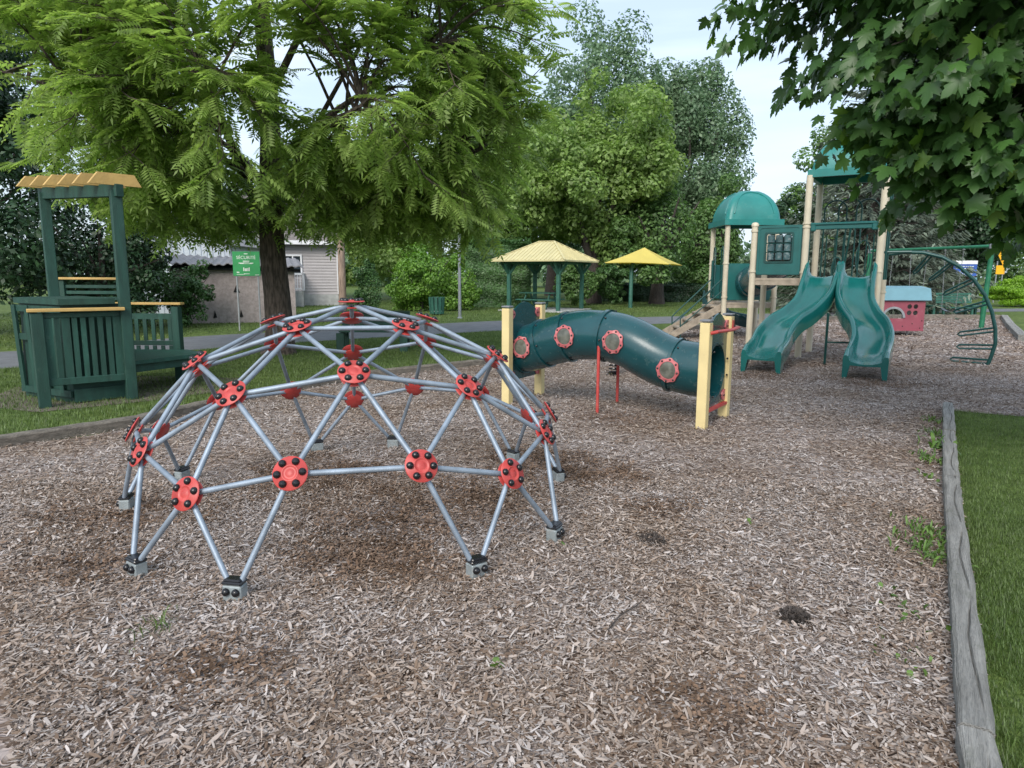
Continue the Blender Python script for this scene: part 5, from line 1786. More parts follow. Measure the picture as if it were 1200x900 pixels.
# ------------------------------------------------------------------ shed and house
def shed():
    root = thing('stucco_shed', 'low grey stucco shed with rippled metal roof behind the tree', 'shed', (-8.9, 22.8, 0))
    A, B = Vector((-10.95, 22.3, 0)), Vector((-7.35, 23.55, 0))
    d = (B - A).normalized()
    bk = Vector((-d.y, d.x, 0)) * 4.0
    Z = Vector((0, 0, 1))
    C_, D_ = B + bk, A + bk
    L = (B - A).length
    def wall(p, q, h0, h1=None):
        h1 = h1 or h0
        dd = (q - p).normalized()
        nn = Vector((-dd.y, dd.x, 0)) * .12
        return MB().prism([(0, -.02), ((q - p).length, -.02), ((q - p).length, h1), (0, h0)], p, dd, Z, nn).build('wall', 'stucco', root)
    wall(A, B, 1.83, 1.75)
    wall(B + bk * .03, C_, 1.80, 2.18)
    wall(C_, D_, 2.18)
    wall(D_, A + bk * .03, 2.18, 1.80)
    # corrugated lean-to roof
    m = MB()
    n = 70
    vs, fs = [], []
    for i in range(n + 1):
        t = i / n
        w = .035 * math.sin(i * 1.6) * (1 if i % 2 else .7) + .03 * math.sin(t * 17) + .02 * math.sin(t * 41)
        p = A - d * .3 + d * (L + .6) * t
        for (b, z) in ((-.35 / 4, 1.93), (1.0, 2.28)):
            vs.append(p + bk * b + Z * (z + w - .07 * t))
    for i in range(n):
        fs.append((i * 2, i * 2 + 2, i * 2 + 3, i * 2 + 1))
    m.add(vs, fs)
    m.add([v - Z * .03 for v in vs], [f[::-1] for f in fs])
    m.add([vs[i * 2] for i in range(n + 1)] + [vs[i * 2] - Z * .03 for i in range(n + 1)], [(i, i + 1, n + 2 + i, n + 1 + i) for i in range(n)])
    m.build('roof', 'metal_roof', root)
    MB().bar(A - d * .2 + Z * 1.80 - bk * .03, B + d * .2 + Z * 1.72 - bk * .03, .06, .09).build('fascia_board', 'dark', root)
    # dark triangular vents
    n_ = Vector((d.y, -d.x, 0))
    for s, z, f in ((1.15, 1.02, 0), (1.97, 1.05, 1), (1.25, .28, 2), (2.05, .30, 2)):
        p = A + d * s + Z * z + n_ * .004
        poly = {0: [(-.06, -.04), (.02, .12), (.10, -.06)], 1: [(-.10, -.04), (.0, .20), (.10, -.06)], 2: [(-.04, -.12), (.02, .14), (.08, -.1)]}[f]
        t = MB().prism(poly, p, d, Z, n_ * .012).build('dark_patch', 'dark', root)
    # taller pale metal building behind
    b2 = thing('metal_barn', 'pale blue-white metal sided building rising behind the low shed', 'building', (-9.6, 28, 0))
    m = MB()
    x0, x1, y0, y1 = -15.8, -11.1, 27.6, 33
    m.prism([(x0, 0), (x1, 0), (x1, 2.75), ((x0 + x1) / 2 + .2, 3.75), (x0, 2.9)], (0, y0, 0), (1, 0, 0), (0, 0, 1), (0, y1 - y0, 0))
    m.build('walls', 'metal_blue', b2)
    rb = MB()
    x = x0 + .1
    while x < x1:
        ridge = (x0 + x1) / 2 + .2
        h = 2.9 + (x - x0) / (ridge - x0) * .85 if x < ridge else 3.75 - (x - ridge) / (x1 - ridge) * 1.0
        rb.box((x, y0 - .015, h / 2), (.03, .03, h))
        x += .23
    rb.build('siding_ribs', 'metal_blue', b2)
    for s in (-1, 1):
        r = MB()
        ridge = (x0 + x1) / 2 + .2
        e = x0 - .25 if s < 0 else x1 + .25
        ez = 2.83 if s < 0 else 2.68
        r.bar((ridge, (y0 + y1) / 2, 3.80), (e, (y0 + y1) / 2, ez), y1 - y0 + .5, .05)
        r.build('roof', 'metal_roof', b2)
shed()
def house():
    root = thing('beige_house', 'beige sided house with white stair railing behind the tree', 'house', (-10.6, 37, 0))
    x0, x1, y0, y1 = -16.5, -9.05, 36.2, 44
    FH = Matrix.Translation((x1, y0, 0)) @ Matrix.Rotation(R_(14.5), 4, 'Z') @ Matrix.Translation((-x1, -y0, 0))
    MB(FH).box(((x0 + x1) / 2, (y0 + y1) / 2, .27), (x1 - x0, y1 - y0, .62)).build('foundation', 'concrete', root)
    z0, z1 = .58, 3.35
    w = MB(FH)
    w.box(((x0 + x1) / 2, (y0 + y1) / 2, (z0 + z1) / 2), (x1 - x0 - .06, y1 - y0 - .06, z1 - z0))
    w.build('wall', 'siding', root)
    lap = MB(FH)
    z = z0
    while z < z1 - .05:
        # each clapboard is a sloping strip on the front and right wall
        h = .15
        lap.prism([(-.03, z), (.0, z), (-.03, z + h)], (x1, y0, 0), (1, 0, 0), (0, 0, 1), (0, y1 - y0, 0))
        lap.prism([(0, z), (-.035, z), (0, z + h)], (x0, y0 + .03, 0), (0, 1, 0), (0, 0, 1), (x1 - x0 - .03, 0, 0))
        z += h
    o = lap.build('clapboards', 'siding', root)
    o['kind'] = 'stuff'
    # roof, ridge along x; eaves front
    rfm = MB(FH)
    e0, e1, rz = y0 - .45, y1 + .45, 6.0
    rfm.prism([(e0, z1 - .1), ((y0 + y1) / 2, rz), (e1, z1 - .1), (e1, z1 - .25), ((y0 + y1) / 2, rz - .2), (e0, z1 - .25)], (x0 - .3, 0, 0), (0, 1, 0), (0, 0, 1), (x1 - x0 + .6, 0, 0))
    rfm.build('roof', 'shingle', root)
    MB(FH).box(((x0 + x1) / 2, e0 - .02, z1 - .17), (x1 - x0 + .6, .03, .2)).build('fascia', 'white', root)
    gb = MB(FH).prism([(y0 + .03, z1), ((y0 + y1) / 2, rz - .3), (y1 - .03, z1)], (x1 - .12, 0, 0), (0, 1, 0), (0, 0, 1), (.08, 0, 0)).build('gable', 'siding', root)
    MB(FH).box((x1 + .01, y0 - .005, (z0 + z1) / 2), (.09, .09, z1 - z0)).build('corner_trim', 'white', root)
    # window
    for wx, wz in ((-11.25, 2.08), (-13.6, 2.08)):
        fr = MB(FH)
        for (cx_, cz_, sx_, sz_) in ((0, .47, .90, .09), (0, -.47, .90, .09), (-.41, 0, .08, .85), (.41, 0, .08, .85), (0, 0, .06, .85)):
            fr.box((wx + cx_, y0 - .045, wz + cz_), (sx_, .06, sz_))
        f = fr.build('window', 'white', root)
        MB(FH).box((wx, y0 - .028, wz), (.74, .01, .85)).build('pane', 'glass', f)
    # porch with stairs and railing
    px0, px1, py0 = -12.0, -10.75, 34.9
    MB(FH).box(((px0 + px1) / 2, (py0 + y0) / 2 - .02, .72), (px1 - px0, y0 - py0 - .06, .12)).build('porch_floor', 'concrete', root)
    MB(FH).box((px1 - .25, (py0 + y0) / 2 - .02, .33), (.5, y0 - py0 - .08, .66)).build('porch_base', 'concrete', root)
    for i in range(4):
        MB(FH).box((px0 + .35, py0 - .15 - .27 * i, .62 - .16 * i), (.8, .3, .06)).build('step', 'concrete', root)
    rl = MB(FH)
    def rail(p, q, h):
        p, q = Vector(p), Vector(q)
        Z = Vector((0, 0, 1))
        rl.bar(p + Z * h, q + Z * h, .07, .06)
        rl.bar(p + Z * .1, q + Z * .1, .05, .05)
        n = int((q - p).length / .12)
        for k in range(n + 1):
            c = p.lerp(q, k / n)
            rl.bar(c + Z * .1, c + Z * h, .035, .035)
        for c in (p, q):
            rl.bar(c, c + Z * (h + .06), .09, .09)
    rail((px0 + .75, py0, .78), (px1, py0, .78), .85)
    rail((px1, py0, .78), (px1, y0 - .1, .78), .85)
    rail((px0 + .75, py0 - .02, .78), (px0 + .75, py0 - 1.1, .06), .85)
    rl.build('railing', 'white', root)
house()

# ------------------------------------------------------------------ trees
def card(aspect=.6, fold=.12):
    TV = np.array([(-.5, 0, 0), (0, -aspect / 2, fold), (.5, 0, 0), (0, aspect / 2, fold)], dtype=float)
    return TV, np.array([(0, 1, 2, 3)])
def leaf_cloud(name, root, m, blobs, n, size, upbias=.5, aspect=.6, shell=.55, stuffy=False):
    """blobs: list of (cx,cy,cz, rx,ry,rz). leaf faces gathered on the outside of the blobs"""
    B = np.array(blobs)
    w = (B[:, 3] * B[:, 4]) ** 1.0
    idx = rng.choice(len(B), n, p=w / w.sum())
    d = rng.normal(size=(n, 3))
    d /= np.linalg.norm(d, axis=1)[:, None]
    r = shell + (1.08 - shell) * rng.uniform(0, 1, n) ** .6
    pos = B[idx, :3] + d * B[idx, 3:6] * r[:, None]
    nrm = d + np.array([0, 0, upbias]) + rng.normal(0, .55, (n, 3))
    nrm /= np.linalg.norm(nrm, axis=1)[:, None]
    t = rng.normal(size=(n, 3)) + d * .4 - np.array([0, 0, .3])
    t -= nrm * (t * nrm).sum(1)[:, None]
    rot = frames(t, nrm)
    TV, TF = card(aspect)
    s = size * rng.uniform(.55, 1.25, n)
    keep = pos[:, 2] > .05
    V, F = scatter(TV, TF, pos[keep], rot[keep], s[keep])
    o = npmesh(name, V, F, m, root)
    return o
def broadleaf(name, label, cat, x, y, trunk_h, tr, cz, rx, ry, rz, nb, n, size, m, seed, bark='bark_dark', br=.27, group=None, upb=.5, squash=.75, limbs=6, kind=None):
    global rng
    rng = np.random.default_rng(seed)
    root = thing(name, label, cat, (x, y, 0), group)
    if trunk_h > 0:
        t = MB()
        rnd = random.Random(seed)
        top = Vector((x + rnd.uniform(-.3, .3), y, cz + rz * .35))
        t.tube([(x, y, -.05), (x, y, trunk_h * .5), (x + .05, y, trunk_h), tuple(Vector((x, y, trunk_h)).lerp(top, .5)), top], [tr * 1.35, tr, tr * .9, tr * .55, tr * .2], 10)
        for k in range(limbs):
            a = 2 * PI * k / limbs + rnd.uniform(-.4, .4)
            z0 = trunk_h * rnd.uniform(.75, 1.3)
            e = Vector((x + math.cos(a) * rx * .7, y + math.sin(a) * ry * .7, cz + rz * rnd.uniform(-.1, .5)))
            s_ = Vector((x, y, z0))
            t.tube([s_, s_.lerp(e, .45) + Vector((0, 0, .12 * rz)), e], [tr * .5, tr * .3, tr * .08], 7)
        t.build('trunk', bark, root, smooth=True)
    blobs = []
    nl = max(5, nb // 6)
    lobes = []
    for k in range(nl):
        d = rng.normal(size=3)
        d /= np.linalg.norm(d)
        lobes.append((np.array([x, y, cz]) + d * np.array([rx, ry, rz]) * rng.uniform(.45, .78), rng.uniform(.28, .5)))
    for k in range(int(nb * 1.6)):
        d = rng.normal(size=3)
        d /= np.linalg.norm(d)
        L_, ls = lobes[k % nl]
        c = L_ + d * np.array([rx, ry, rz]) * ls * rng.uniform(.5, 1.0)
        s = br * rng.uniform(.35, .85)
        blobs.append((*c, rx * s, ry * s, rz * s * squash))
    blobs.append((x, y, cz, rx * .6, ry * .55, rz * .6))
    o = leaf_cloud('crown', root, m, blobs, int(n * .8), size * 1.04, upb)
    return root

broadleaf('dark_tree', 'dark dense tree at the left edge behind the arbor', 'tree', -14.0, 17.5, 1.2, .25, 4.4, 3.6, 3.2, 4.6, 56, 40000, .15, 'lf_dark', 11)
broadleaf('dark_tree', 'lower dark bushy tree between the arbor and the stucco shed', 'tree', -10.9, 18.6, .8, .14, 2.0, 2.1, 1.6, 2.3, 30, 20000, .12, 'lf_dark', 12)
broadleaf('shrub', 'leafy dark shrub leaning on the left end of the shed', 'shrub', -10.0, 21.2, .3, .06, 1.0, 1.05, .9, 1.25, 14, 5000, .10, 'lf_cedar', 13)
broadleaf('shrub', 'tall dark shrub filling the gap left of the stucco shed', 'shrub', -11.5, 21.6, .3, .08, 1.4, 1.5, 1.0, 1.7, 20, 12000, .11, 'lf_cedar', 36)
broadleaf('tall_tree', 'tall blue-green tree rising at the far upper left corner', 'tree', -20.5, 24.0, 2.5, .35, 7.6, 4.6, 4.5, 6.6, 60, 30000, .22, 'lf_poplar', 14)
broadleaf('yellowgreen_tree', 'big round yellow-green tree above the gazebo', 'tree', 4.7, 40.5, 2.2, .4, 6.9, 5.3, 4.6, 5.9, 96, 52000, .26, 'lf_bright', 15, br=.24)
broadleaf('yellowgreen_tree', 'bright green tree between the lone pole and the gazebo', 'tree', -.6, 42, 2.0, .35, 6.6, 4.6, 4, 6.2, 70, 36000, .26, 'lf_bright', 16, br=.25)
broadleaf('tall_tree', 'tallest blue-green tree behind the yellow-green one', 'tree', 7.6, 53, 3.5, .5, 11.2, 6.4, 5, 9.8, 110, 64000, .30, 'lf_poplar', 17, br=.3)
broadleaf('tall_tree', 'tall blue-green tree on the right edge of the wood by the sky gap', 'tree', 13.0, 52, 3, .45, 8.6, 4.9, 4, 8.6, 80, 46000, .28, 'lf_poplar', 18, br=.3)
broadleaf('tall_tree', 'tall tree half hidden behind the upper right of the near tree', 'tree', 3.2, 56, 3, .5, 10.5, 5.5, 5, 8.0, 60, 30000, .32, 'lf_poplar', 19)
broadleaf('leafy_tree', 'darker tree standing right behind the yellow shade canopy', 'tree', 8.3, 40, 1.5, .38, 4.2, 3.3, 2.6, 3.6, 44, 26000, .22, 'lf_mid', 20)
broadleaf('leafy_tree', 'dark green tree behind the play structure stairs', 'tree', 13.0, 46, 1.5, .3, 4.0, 3.2, 3, 4.2, 40, 22000, .24, 'lf_mid', 21)
broadleaf('leafy_tree', 'broad tree behind the beige house roof', 'tree', -13, 50, 2, .4, 6.5, 6.5, 5, 6.0, 50, 22000, .34, 'lf_mid', 22)
broadleaf('leafy_tree', 'mid green tree behind the utility pole', 'tree', -7.0, 47, 2, .35, 7.0, 5.5, 4, 6.8, 60, 30000, .30, 'lf_bright', 23)
broadleaf('bright_bush', 'large bright green bush right of the dark column shrub', 'bush', -4.1, 31.0, .3, .1, 1.5, 2.0, 1.5, 1.75, 34, 22000, .13, 'lf_bush', 24, br=.3)
broadleaf('bright_bush', 'smaller bright bush behind the litter bin', 'bush', -2.5, 31.8, .3, .08, 1.2, 1.4, 1.2, 1.4, 22, 10000, .12, 'lf_bush', 25, br=.3)
broadleaf('column_shrub', 'small dark narrow evergreen shrub beside the utility pole', 'shrub', -5.9, 28.9, 0, .1, .95, .78, .7, 1.45, 16, 9000, .09, 'lf_cedar', 26, upb=.8)
broadleaf('dark_shrub', 'dark shrub in the shade below the yellow-green tree', 'shrub', 3.6, 37.5, 0, .1, 1.1, 1.6, 1.2, 1.3, 18, 8000, .15, 'lf_mid', 27)
broadleaf('dark_shrub', 'dark shrub behind the post of the yellow canopy', 'shrub', 5.4, 39, 0, .1, 1.3, 1.3, 1.2, 1.5, 16, 8000, .15, 'lf_cedar', 28)
broadleaf('lime_bush', 'rounded lime green bush at the right edge beyond the swings', 'bush', 28.3, 39.0, 0, .1, .9, 2.3, 1.6, 1.0, 30, 22000, .10, 'lf_lime', 29, br=.3)
broadleaf('dark_shrub', 'olive shrub right of the lime bush at the picture edge', 'shrub', 30.9, 39.5, 0, .1, .8, 1.6, 1.4, 1.1, 16, 8000, .12, 'lf_mid', 30)
broadleaf('leafy_tree', 'dark tree behind the yellow warning sign', 'tree', 36, 55, 2.5, .4, 6.0, 6, 5, 6.5, 56, 26000, .32, 'lf_dark', 31)
broadleaf('leafy_tree', 'mid green tree beyond the swings top bar', 'tree', 27.5, 58, 2.5, .4, 6.5, 5.5, 5, 6.5, 56, 26000, .32, 'lf_mid', 32)
broadleaf('leafy_tree', 'tree closing the right edge behind the lime bush', 'tree', 44, 58, 2.5, .4, 6.5, 6, 5, 7, 56, 22000, .34, 'lf_mid', 33)
broadleaf('leafy_tree', 'small tree seen through the arched barriers of the tower', 'tree', 21, 52, 1.5, .3, 3.6, 3.2, 3, 3.8, 36, 14000, .26, 'lf_dark', 34)
broadleaf('low_shrub', 'low green shrub row under the blue sign', 'shrub', 27.5, 46.5, 0, .1, .55, 3.4, 1, .8, 24, 9000, .14, 'lf_mid', 35)
def hedge(name, label, x0, x1, y, h, d, n, size, m, seed):
    global rng
    rng = np.random.default_rng(seed)
    root = thing(name, label, 'hedge', ((x0 + x1) / 2, y, 0))
    x = rng.uniform(x0, x1, n)
    f = rng.uniform(size=n)
    z = np.where(f < .25, h + rng.normal(0, .05 * h, n), rng.uniform(0.02, h, n))
    yy = np.where(f < .25, rng.uniform(y, y + d, n), y + np.abs(rng.normal(0, .12, n)) + .12 * np.sin(x * 3) + .08 * np.sin(z * 7 + x))
    nrm = np.where((f < .25)[:, None], np.array([0, 0, 1.]), np.array([0, -1., .5])) + rng.normal(0, .45, (n, 3))
    t = rng.normal(size=(n, 3))
    t -= nrm * ((t * nrm).sum(1) / (nrm ** 2).sum(1))[:, None]
    TV, TF = card(.6)
    V, F = scatter(TV, TF, np.stack([x, yy, z], 1), frames(t, nrm), size * rng.uniform(.6, 1.3, n))
    npmesh('foliage', V, F, m, root)
    MB().box(((x0 + x1) / 2, y + d / 2 + .1, h * .46), (x1 - x0 - .1, d - .25, h * .9)).build('inner_twigs', 'bark_dark', root)
hedge('cedar_hedge', 'tall clipped cedar hedge left of the gazebo', -2.3, .9, 34.5, 3.05, 1.4, 42000, .12, 'lf_cedar', 41)
hedge('low_hedge', 'low dark hedge beyond the yellow canopy', 5.2, 20, 43.5, 1.05, 1.2, 30000, .15, 'lf_dark', 42)

# far wood as one mass behind everything
rng = np.random.default_rng(99)
blobs = []
for k in range(170):
    x = rng.uniform(-120, 150)
    blobs.append((x, 95 + rng.uniform(-8, 12), rng.uniform(1.5, 5.0 + 1.2 * math.sin(x * .13)), rng.uniform(3, 6), 4, rng.uniform(2.0, 3.6)))
rw = leaf_cloud('far_wood', None, 'lf_poplar', blobs, 40000, 1.0, .5)
tag(rw, 'far line of trees closing the horizon', 'woodland', kind='stuff')

# spruces
def spruce(x, y, h, rb, z0, seed, label, levels=26):
    global rng
    rng = np.random.default_rng(seed)
    root = thing('blue_spruce', label, 'spruce tree', (x, y, 0))
    t = MB()
    t.tube([(x, y, -.05), (x, y, h * .5), (x, y, h)], [.28, .16, .03], 9)
    P_, D_, U_, Sx = [], [], [], []
    for lv in range(levels):
        f = lv / (levels - 1)
        z = z0 + (h - z0) * f ** 1.05
        r = rb * (1 - f) ** .85 + .15
        nbr = int(13 - 6 * f)
        for k in range(nbr):
            a = 2 * PI * (k + rng.uniform(-.3, .3)) / nbr + lv * 1.3
            L = r * rng.uniform(.8, 1.1)
            d = np.array([math.cos(a), math.sin(a), 0])
            st = np.array([x, y, z + rng.uniform(-.1, .1)])
            # branch curve: droops then lifts at the tip
            m_ = 7
            pts = []
            for q in range(m_ + 1):
                s = q / m_
                pts.append(st + d * L * s + np.array([0, 0, -.28 * L * math.sin(s * PI * .75) + .05 * L * s]))
            if lv % 2 == 0 or True:
                t.tube([pts[0], pts[3], pts[-1]], [.035, .02, .006], 4, cap=False)
            nn = int(34 * L / 2.5) + 10
            s = rng.uniform(.12, 1, nn) ** .8
            side = np.array([-d[1], d[0], 0])
            i = np.minimum((s * m_).astype(int), m_ - 1)
            fr = s * m_ - i
            pp = np.array(pts)
            pos = pp[i] * (1 - fr)[:, None] + pp[i + 1] * fr[:, None]
            sg = rng.choice([-1, 1], nn)
            wv = rng.uniform(.05, .5, nn) * (1.15 - s) * L * .42
            pos = pos + side * (sg * wv)[:, None] - np.array([0, 0, 1.]) * (wv * .35 + rng.uniform(0, .08, nn))[:, None]
            dd = d * .7 + side * sg[:, None] * .7 + np.array([0, 0, -.35]) + rng.normal(0, .2, (nn, 3))
            P_.append(pos); D_.append(dd); U_.append(np.array([0, 0, 1.]) + rng.normal(0, .25, (nn, 3))); Sx.append(rng.uniform(.22, .48, nn))
    t.build('trunk', 'bark_dark', root, smooth=True)
    P_, D_, U_, Sx = map(np.concatenate, (P_, D_, U_, Sx))
    TV = np.array([(0, 0, .02), (.35, -.13, 0), (1, 0, -.10), (.35, .13, 0), (.0, 0, -.02), (.3, .0, -.16), (.9, 0, -.14), (.4, 0, .05)], dtype=float)
    TF = np.array([(0, 1, 2, 3), (4, 5, 6, 7)])
    V, F = scatter(TV, TF, P_, frames(D_, U_), Sx)
    npmesh('needles', V, F, 'lf_spruce', root)
spruce(16.0, 31.5, 13.0, 4.6, .9, 51, 'large blue-grey spruce with drooping boughs behind the tall tower')
spruce(18.9, 34.5, 12.0, 3.2, 1.5, 52, 'blue-grey spruce behind the swing frame right of the larger one')
spruce(33, 60, 13.0, 5.0, 1.2, 53, 'farther spruce at the right under the maple boughs', 20)

# ------------------------------------------------------------------ near pinnate-leaved tree
def limb_curve(p0, p1, sag, n=8):
    p0, p1 = np.array(p0, float), np.array(p1, float)
    return [p0 + (p1 - p0) * t + np.array([0, 0, sag * math.sin(PI * t)]) for t in np.linspace(0, 1, n)]
def pinnate_template(n=7, sg_=.20, w=.068):
    V, F = [], []
    def sag(s): return -sg_ * s * s
    # rachis
    for s in (0, .5, 1):
        V += [(s, -.006, sag(s)), (s, .006, sag(s))]
    F += [(0, 1, 3, 2), (2, 3, 5, 4)]
    for i in range(n):
        s = .16 + .80 * i / (n - 1)
        L = .33 * (1 - .35 * abs(s - .5)) 
        for sg in (-1, 1):
            b = len(V)
            dx, dy = .42, sg * .9
            dn = -.30
            base = (s, 0, sag(s))
            tip = (s + dx * L, dy * L, sag(s) + dn * L)
            m1 = (s + dx * L * .4 - w, dy * L * .4, sag(s) + dn * L * .2 - .01)
            m2 = (s + dx * L * .4 + w, dy * L * .4, sag(s) + dn * L * .2 - .01)
            V += [base, m1, tip, m2]
            F.append((b, b + 1, b + 2, b + 3))
    b = len(V)
    V += [(1, 0, sag(1)), (1.12, -.04, sag(1) - .06), (1.28, 0, sag(1) - .16), (1.12, .04, sag(1) - .06)]
    F.append((b, b + 1, b + 2, b + 3))
    return np.array(V, float), np.array(F)
def walnut():
    global rng
    rng = np.random.default_rng(61)
    bx, by = -4.72, 13.95
    root = thing('pinnate_tree', 'large tree with long pinnate leaves and dark trunk left of centre', 'tree', (bx, by, 0))
    t = MB()
    def at(px, z, y=by):
        return np.array([(px - 600) / 809 * (y * .99), y, z])
    # trunk with root flare and slight bends
    tp = [(bx - .02, by, -.06), (bx, by, .12), (bx + .02, by, .5), (bx, by, 1.2), (bx - .05, by, 2.0), (bx - .04, by, 3.0), (bx + .02, by, 4.2), (bx + .0, by, 5.6), (bx - .06, by, 7.2), (bx - .1, by, 9.2), (bx, by, 11)]
    t.tube(tp, [.40, .31, .275, .255, .245, .22, .195, .165, .13, .09, .03], 18)
    limbs = []
    def limb(pts, r0):
        pts = [np.array(p, float) for p in pts]
        t.tube([Vector(p) for p in pts], [r0 * (1 - .8 * i / (len(pts) - 1)) for i in range(len(pts))], 8)
        limbs.append(pts)
    limb([(bx - .05, by, 2.55), (bx - .5, by - .1, 3.4), (bx - .85, by - .2, 4.6), (bx - 1.3, by - .1, 6.2), (bx - 1.7, by + .1, 8.2)], .12)
    limb([(bx + .05, by, 3.0), (bx + .7, by - .4, 3.8), (bx + 1.5, by - .9, 4.5), (bx + 2.6, by - 1.4, 5.0), (bx + 3.6, by - 1.6, 5.5)], .09)
    limb([(bx, by, 3.6), (bx + .9, by + .1, 4.5), (bx + 1.9, by, 5.1), (bx + 3.2, by - .3, 5.9)], .08)
    limb([(bx - .1, by, 3.3), (bx - 1.3, by - .9, 4.1), (bx - 2.6, by - 1.6, 4.6), (bx - 3.8, by - 1.9, 4.9)], .08)
    limb([(bx, by, 4.6), (bx - 1.1, by - .6, 5.6), (bx - 2.5, by - .8, 6.6), (bx - 4.0, by - .5, 7.4)], .08)
    limb([(bx, by, 4.9), (bx + 1.0, by - .8, 6.0), (bx + 2.2, by - 1.4, 7.2), (bx + 3.2, by - 1.2, 8.2)], .08)
    limb([(bx, by, 3.0), (bx - .2, by - 1.1, 3.7), (bx - .1, by - 2.2, 4.2), (bx + .2, by - 3.2, 4.3)], .07)
    limb([(bx, by, 5.5), (bx + .2, by - 1.2, 6.6), (bx - .2, by - 2.4, 7.6)], .07)
    limb([(bx, by, 2.9), (bx + 1.0, by + 1.2, 3.8), (bx + 2.4, by + 2.0, 4.6), (bx + 3.6, by + 2.2, 5.0)], .07)
    limb([(bx, by, 3.2), (bx - 1.2, by + 1.4, 4.2), (bx - 2.8, by + 2.0, 5.0)], .07)
    limb([(bx - .85, by - .2, 4.6), (bx - 1.8, by - .9, 5.4), (bx - 3.0, by - 1.5, 5.9), (bx - 4.0, by - 1.6, 6.1)], .06)
    limb([(bx - .5, by - .1, 3.4), (bx - 1.4, by - 1.4, 3.9), (bx - 2.2, by - 2.6, 4.2)], .05)
    limb([(bx + .7, by - .4, 3.8), (bx + 1.7, by - 1.8, 4.1), (bx + 2.5, by - 2.9, 4.2)], .05)
    limb([(bx + .9, by + .1, 4.5), (bx + 2.1, by - .9, 5.8), (bx + 3.6, by - 1.2, 6.8)], .05)
    limb([(bx, by, 6.6), (bx - 1.3, by - 1.2, 7.4), (bx - 2.4, by - 2.0, 7.9)], .05)
    limb([(bx, by, 2.8), (bx + 1.4, by - .3, 3.3), (bx + 3.0, by - .4, 3.7), (bx + 4.2, by - .2, 4.0)], .06)
    limb([(bx, by, 2.75), (bx - 1.5, by - .2, 3.3), (bx - 3.0, by - .3, 3.9)], .06)
    C = np.array([bx + .5, by - .3, 5.6])
    RX = np.array([5.0, 4.1, 4.6])
    LP, LD = [], []
    nb = 430
    cnt = 0
    while cnt < nb:
        d = rng.normal(size=3)
        d /= np.linalg.norm(d)
        if d[1] > .38: continue
        if abs(d[0]) < .2 and d[1] < 0 and rng.uniform() < .35: continue
        q = rng.uniform(.45, 1.0) ** .6
        tip = C + d * RX * q * np.array([.9 if d[0] < 0 else 1, 1, 1])
        if tip[2] < 2.8: tip[2] = 2.8 + rng.uniform(0, .5)
        if abs(tip[0] - bx - .1) < .75 and tip[1] < by and rng.uniform() < .5: continue
        if tip[2] > 8.8: continue
        # nearest limb point as a start
        best, bd = None, 1e9
        for l in limbs + [[np.array(p) for p in tp[4:9]]]:
            for p0_, p1_ in zip(l[:-1], l[1:]):
                for fr_ in (.15, .4, .65, .9):
                    p = p0_ + (p1_ - p0_) * fr_
                    dist = np.linalg.norm(p - tip) + max(0, p[2] - tip[2]) * .3 + rng.uniform(0, 2.0)
                    if dist < bd: best, bd = p, dist
        c = limb_curve(best, tip, .12 * bd, 9)
        if bd > 4.6: continue
        bd = np.linalg.norm(best - tip)
        if bd < .5: continue
        cnt += 1
        t.tube([Vector(p) for p in (c[0], c[2], c[4], c[6], c[8])], [.032, .025, .018, .012, .006], 5, cap=False)
        for i in range(3, 9):
            tang = c[i] - c[i - 1]
            tang /= np.linalg.norm(tang)
            for s_ in range(1 if rng.uniform() < .8 else 2):
                a = rng.normal(size=3)
                a[2] *= .35
                dirn = tang * .7 + a / np.linalg.norm(a) * .8
                dirn /= np.linalg.norm(dirn)
                L = rng.uniform(.35, .85)
                e = c[i] + dirn * L + np.array([0, 0, -.08])
                t.tube([Vector(c[i]), Vector(e)], [.008, .003], 4, cap=False)
                m_ = int(rng.integers(5, 8))
                for j in range(m_):
                    f = .3 + .7 * j / (m_ - 1)
                    h = rng.normal(size=3)
                    h[2] = -abs(h[2]) * .25 - .05
                    ld = dirn * .9 + h * .75
                    LP.append(c[i] + (e - c[i]) * f)
                    LD.append(ld)
    LP, LD = np.array(LP), np.array(LD)
    print('pinnate leaves', len(LP))
    t.build('trunk', 'bark', root, smooth=True)
    n = len(LP)
    up = np.array([0, 0, 1.]) + rng.normal(0, .28, (n, 3))
    rot = frames(LD, up)
    sc = rng.uniform(.25, .48, n)
    dist = np.linalg.norm(LP - np.array([0, 0, 1.6]), axis=1) / sc
    order = np.argsort(dist)
    TV, TF = pinnate_template()
    # the 300 that show largest are single leaves
    tm = npmesh('leaf', TV, TF, 'lf_walnut')
    me = tm.data
    bpy.data.objects.remove(tm)
    for i in order[:300]:
        m = Matrix(np.eye(4).tolist())
        r3 = rot[i] * sc[i]
        for a in range(3):
            for b in range(3):
                m[a][b] = r3[a, b]
            m[a][3] = LP[i][a]
        inst('leaf', me, m, root)
    rest = order[300:]
    for q, (nn_, sg_, w_) in enumerate(((7, .20, .068), (5, .34, .085), (8, .10, .060))):
        TV, TF = pinnate_template(nn_, sg_, w_)
        r_ = rest[q::3]
        V, F = scatter(TV, TF, LP[r_], rot[r_], sc[r_])
        o = npmesh('foliage', V, F, 'lf_walnut', root)
        o['kind'] = 'stuff'
walnut()

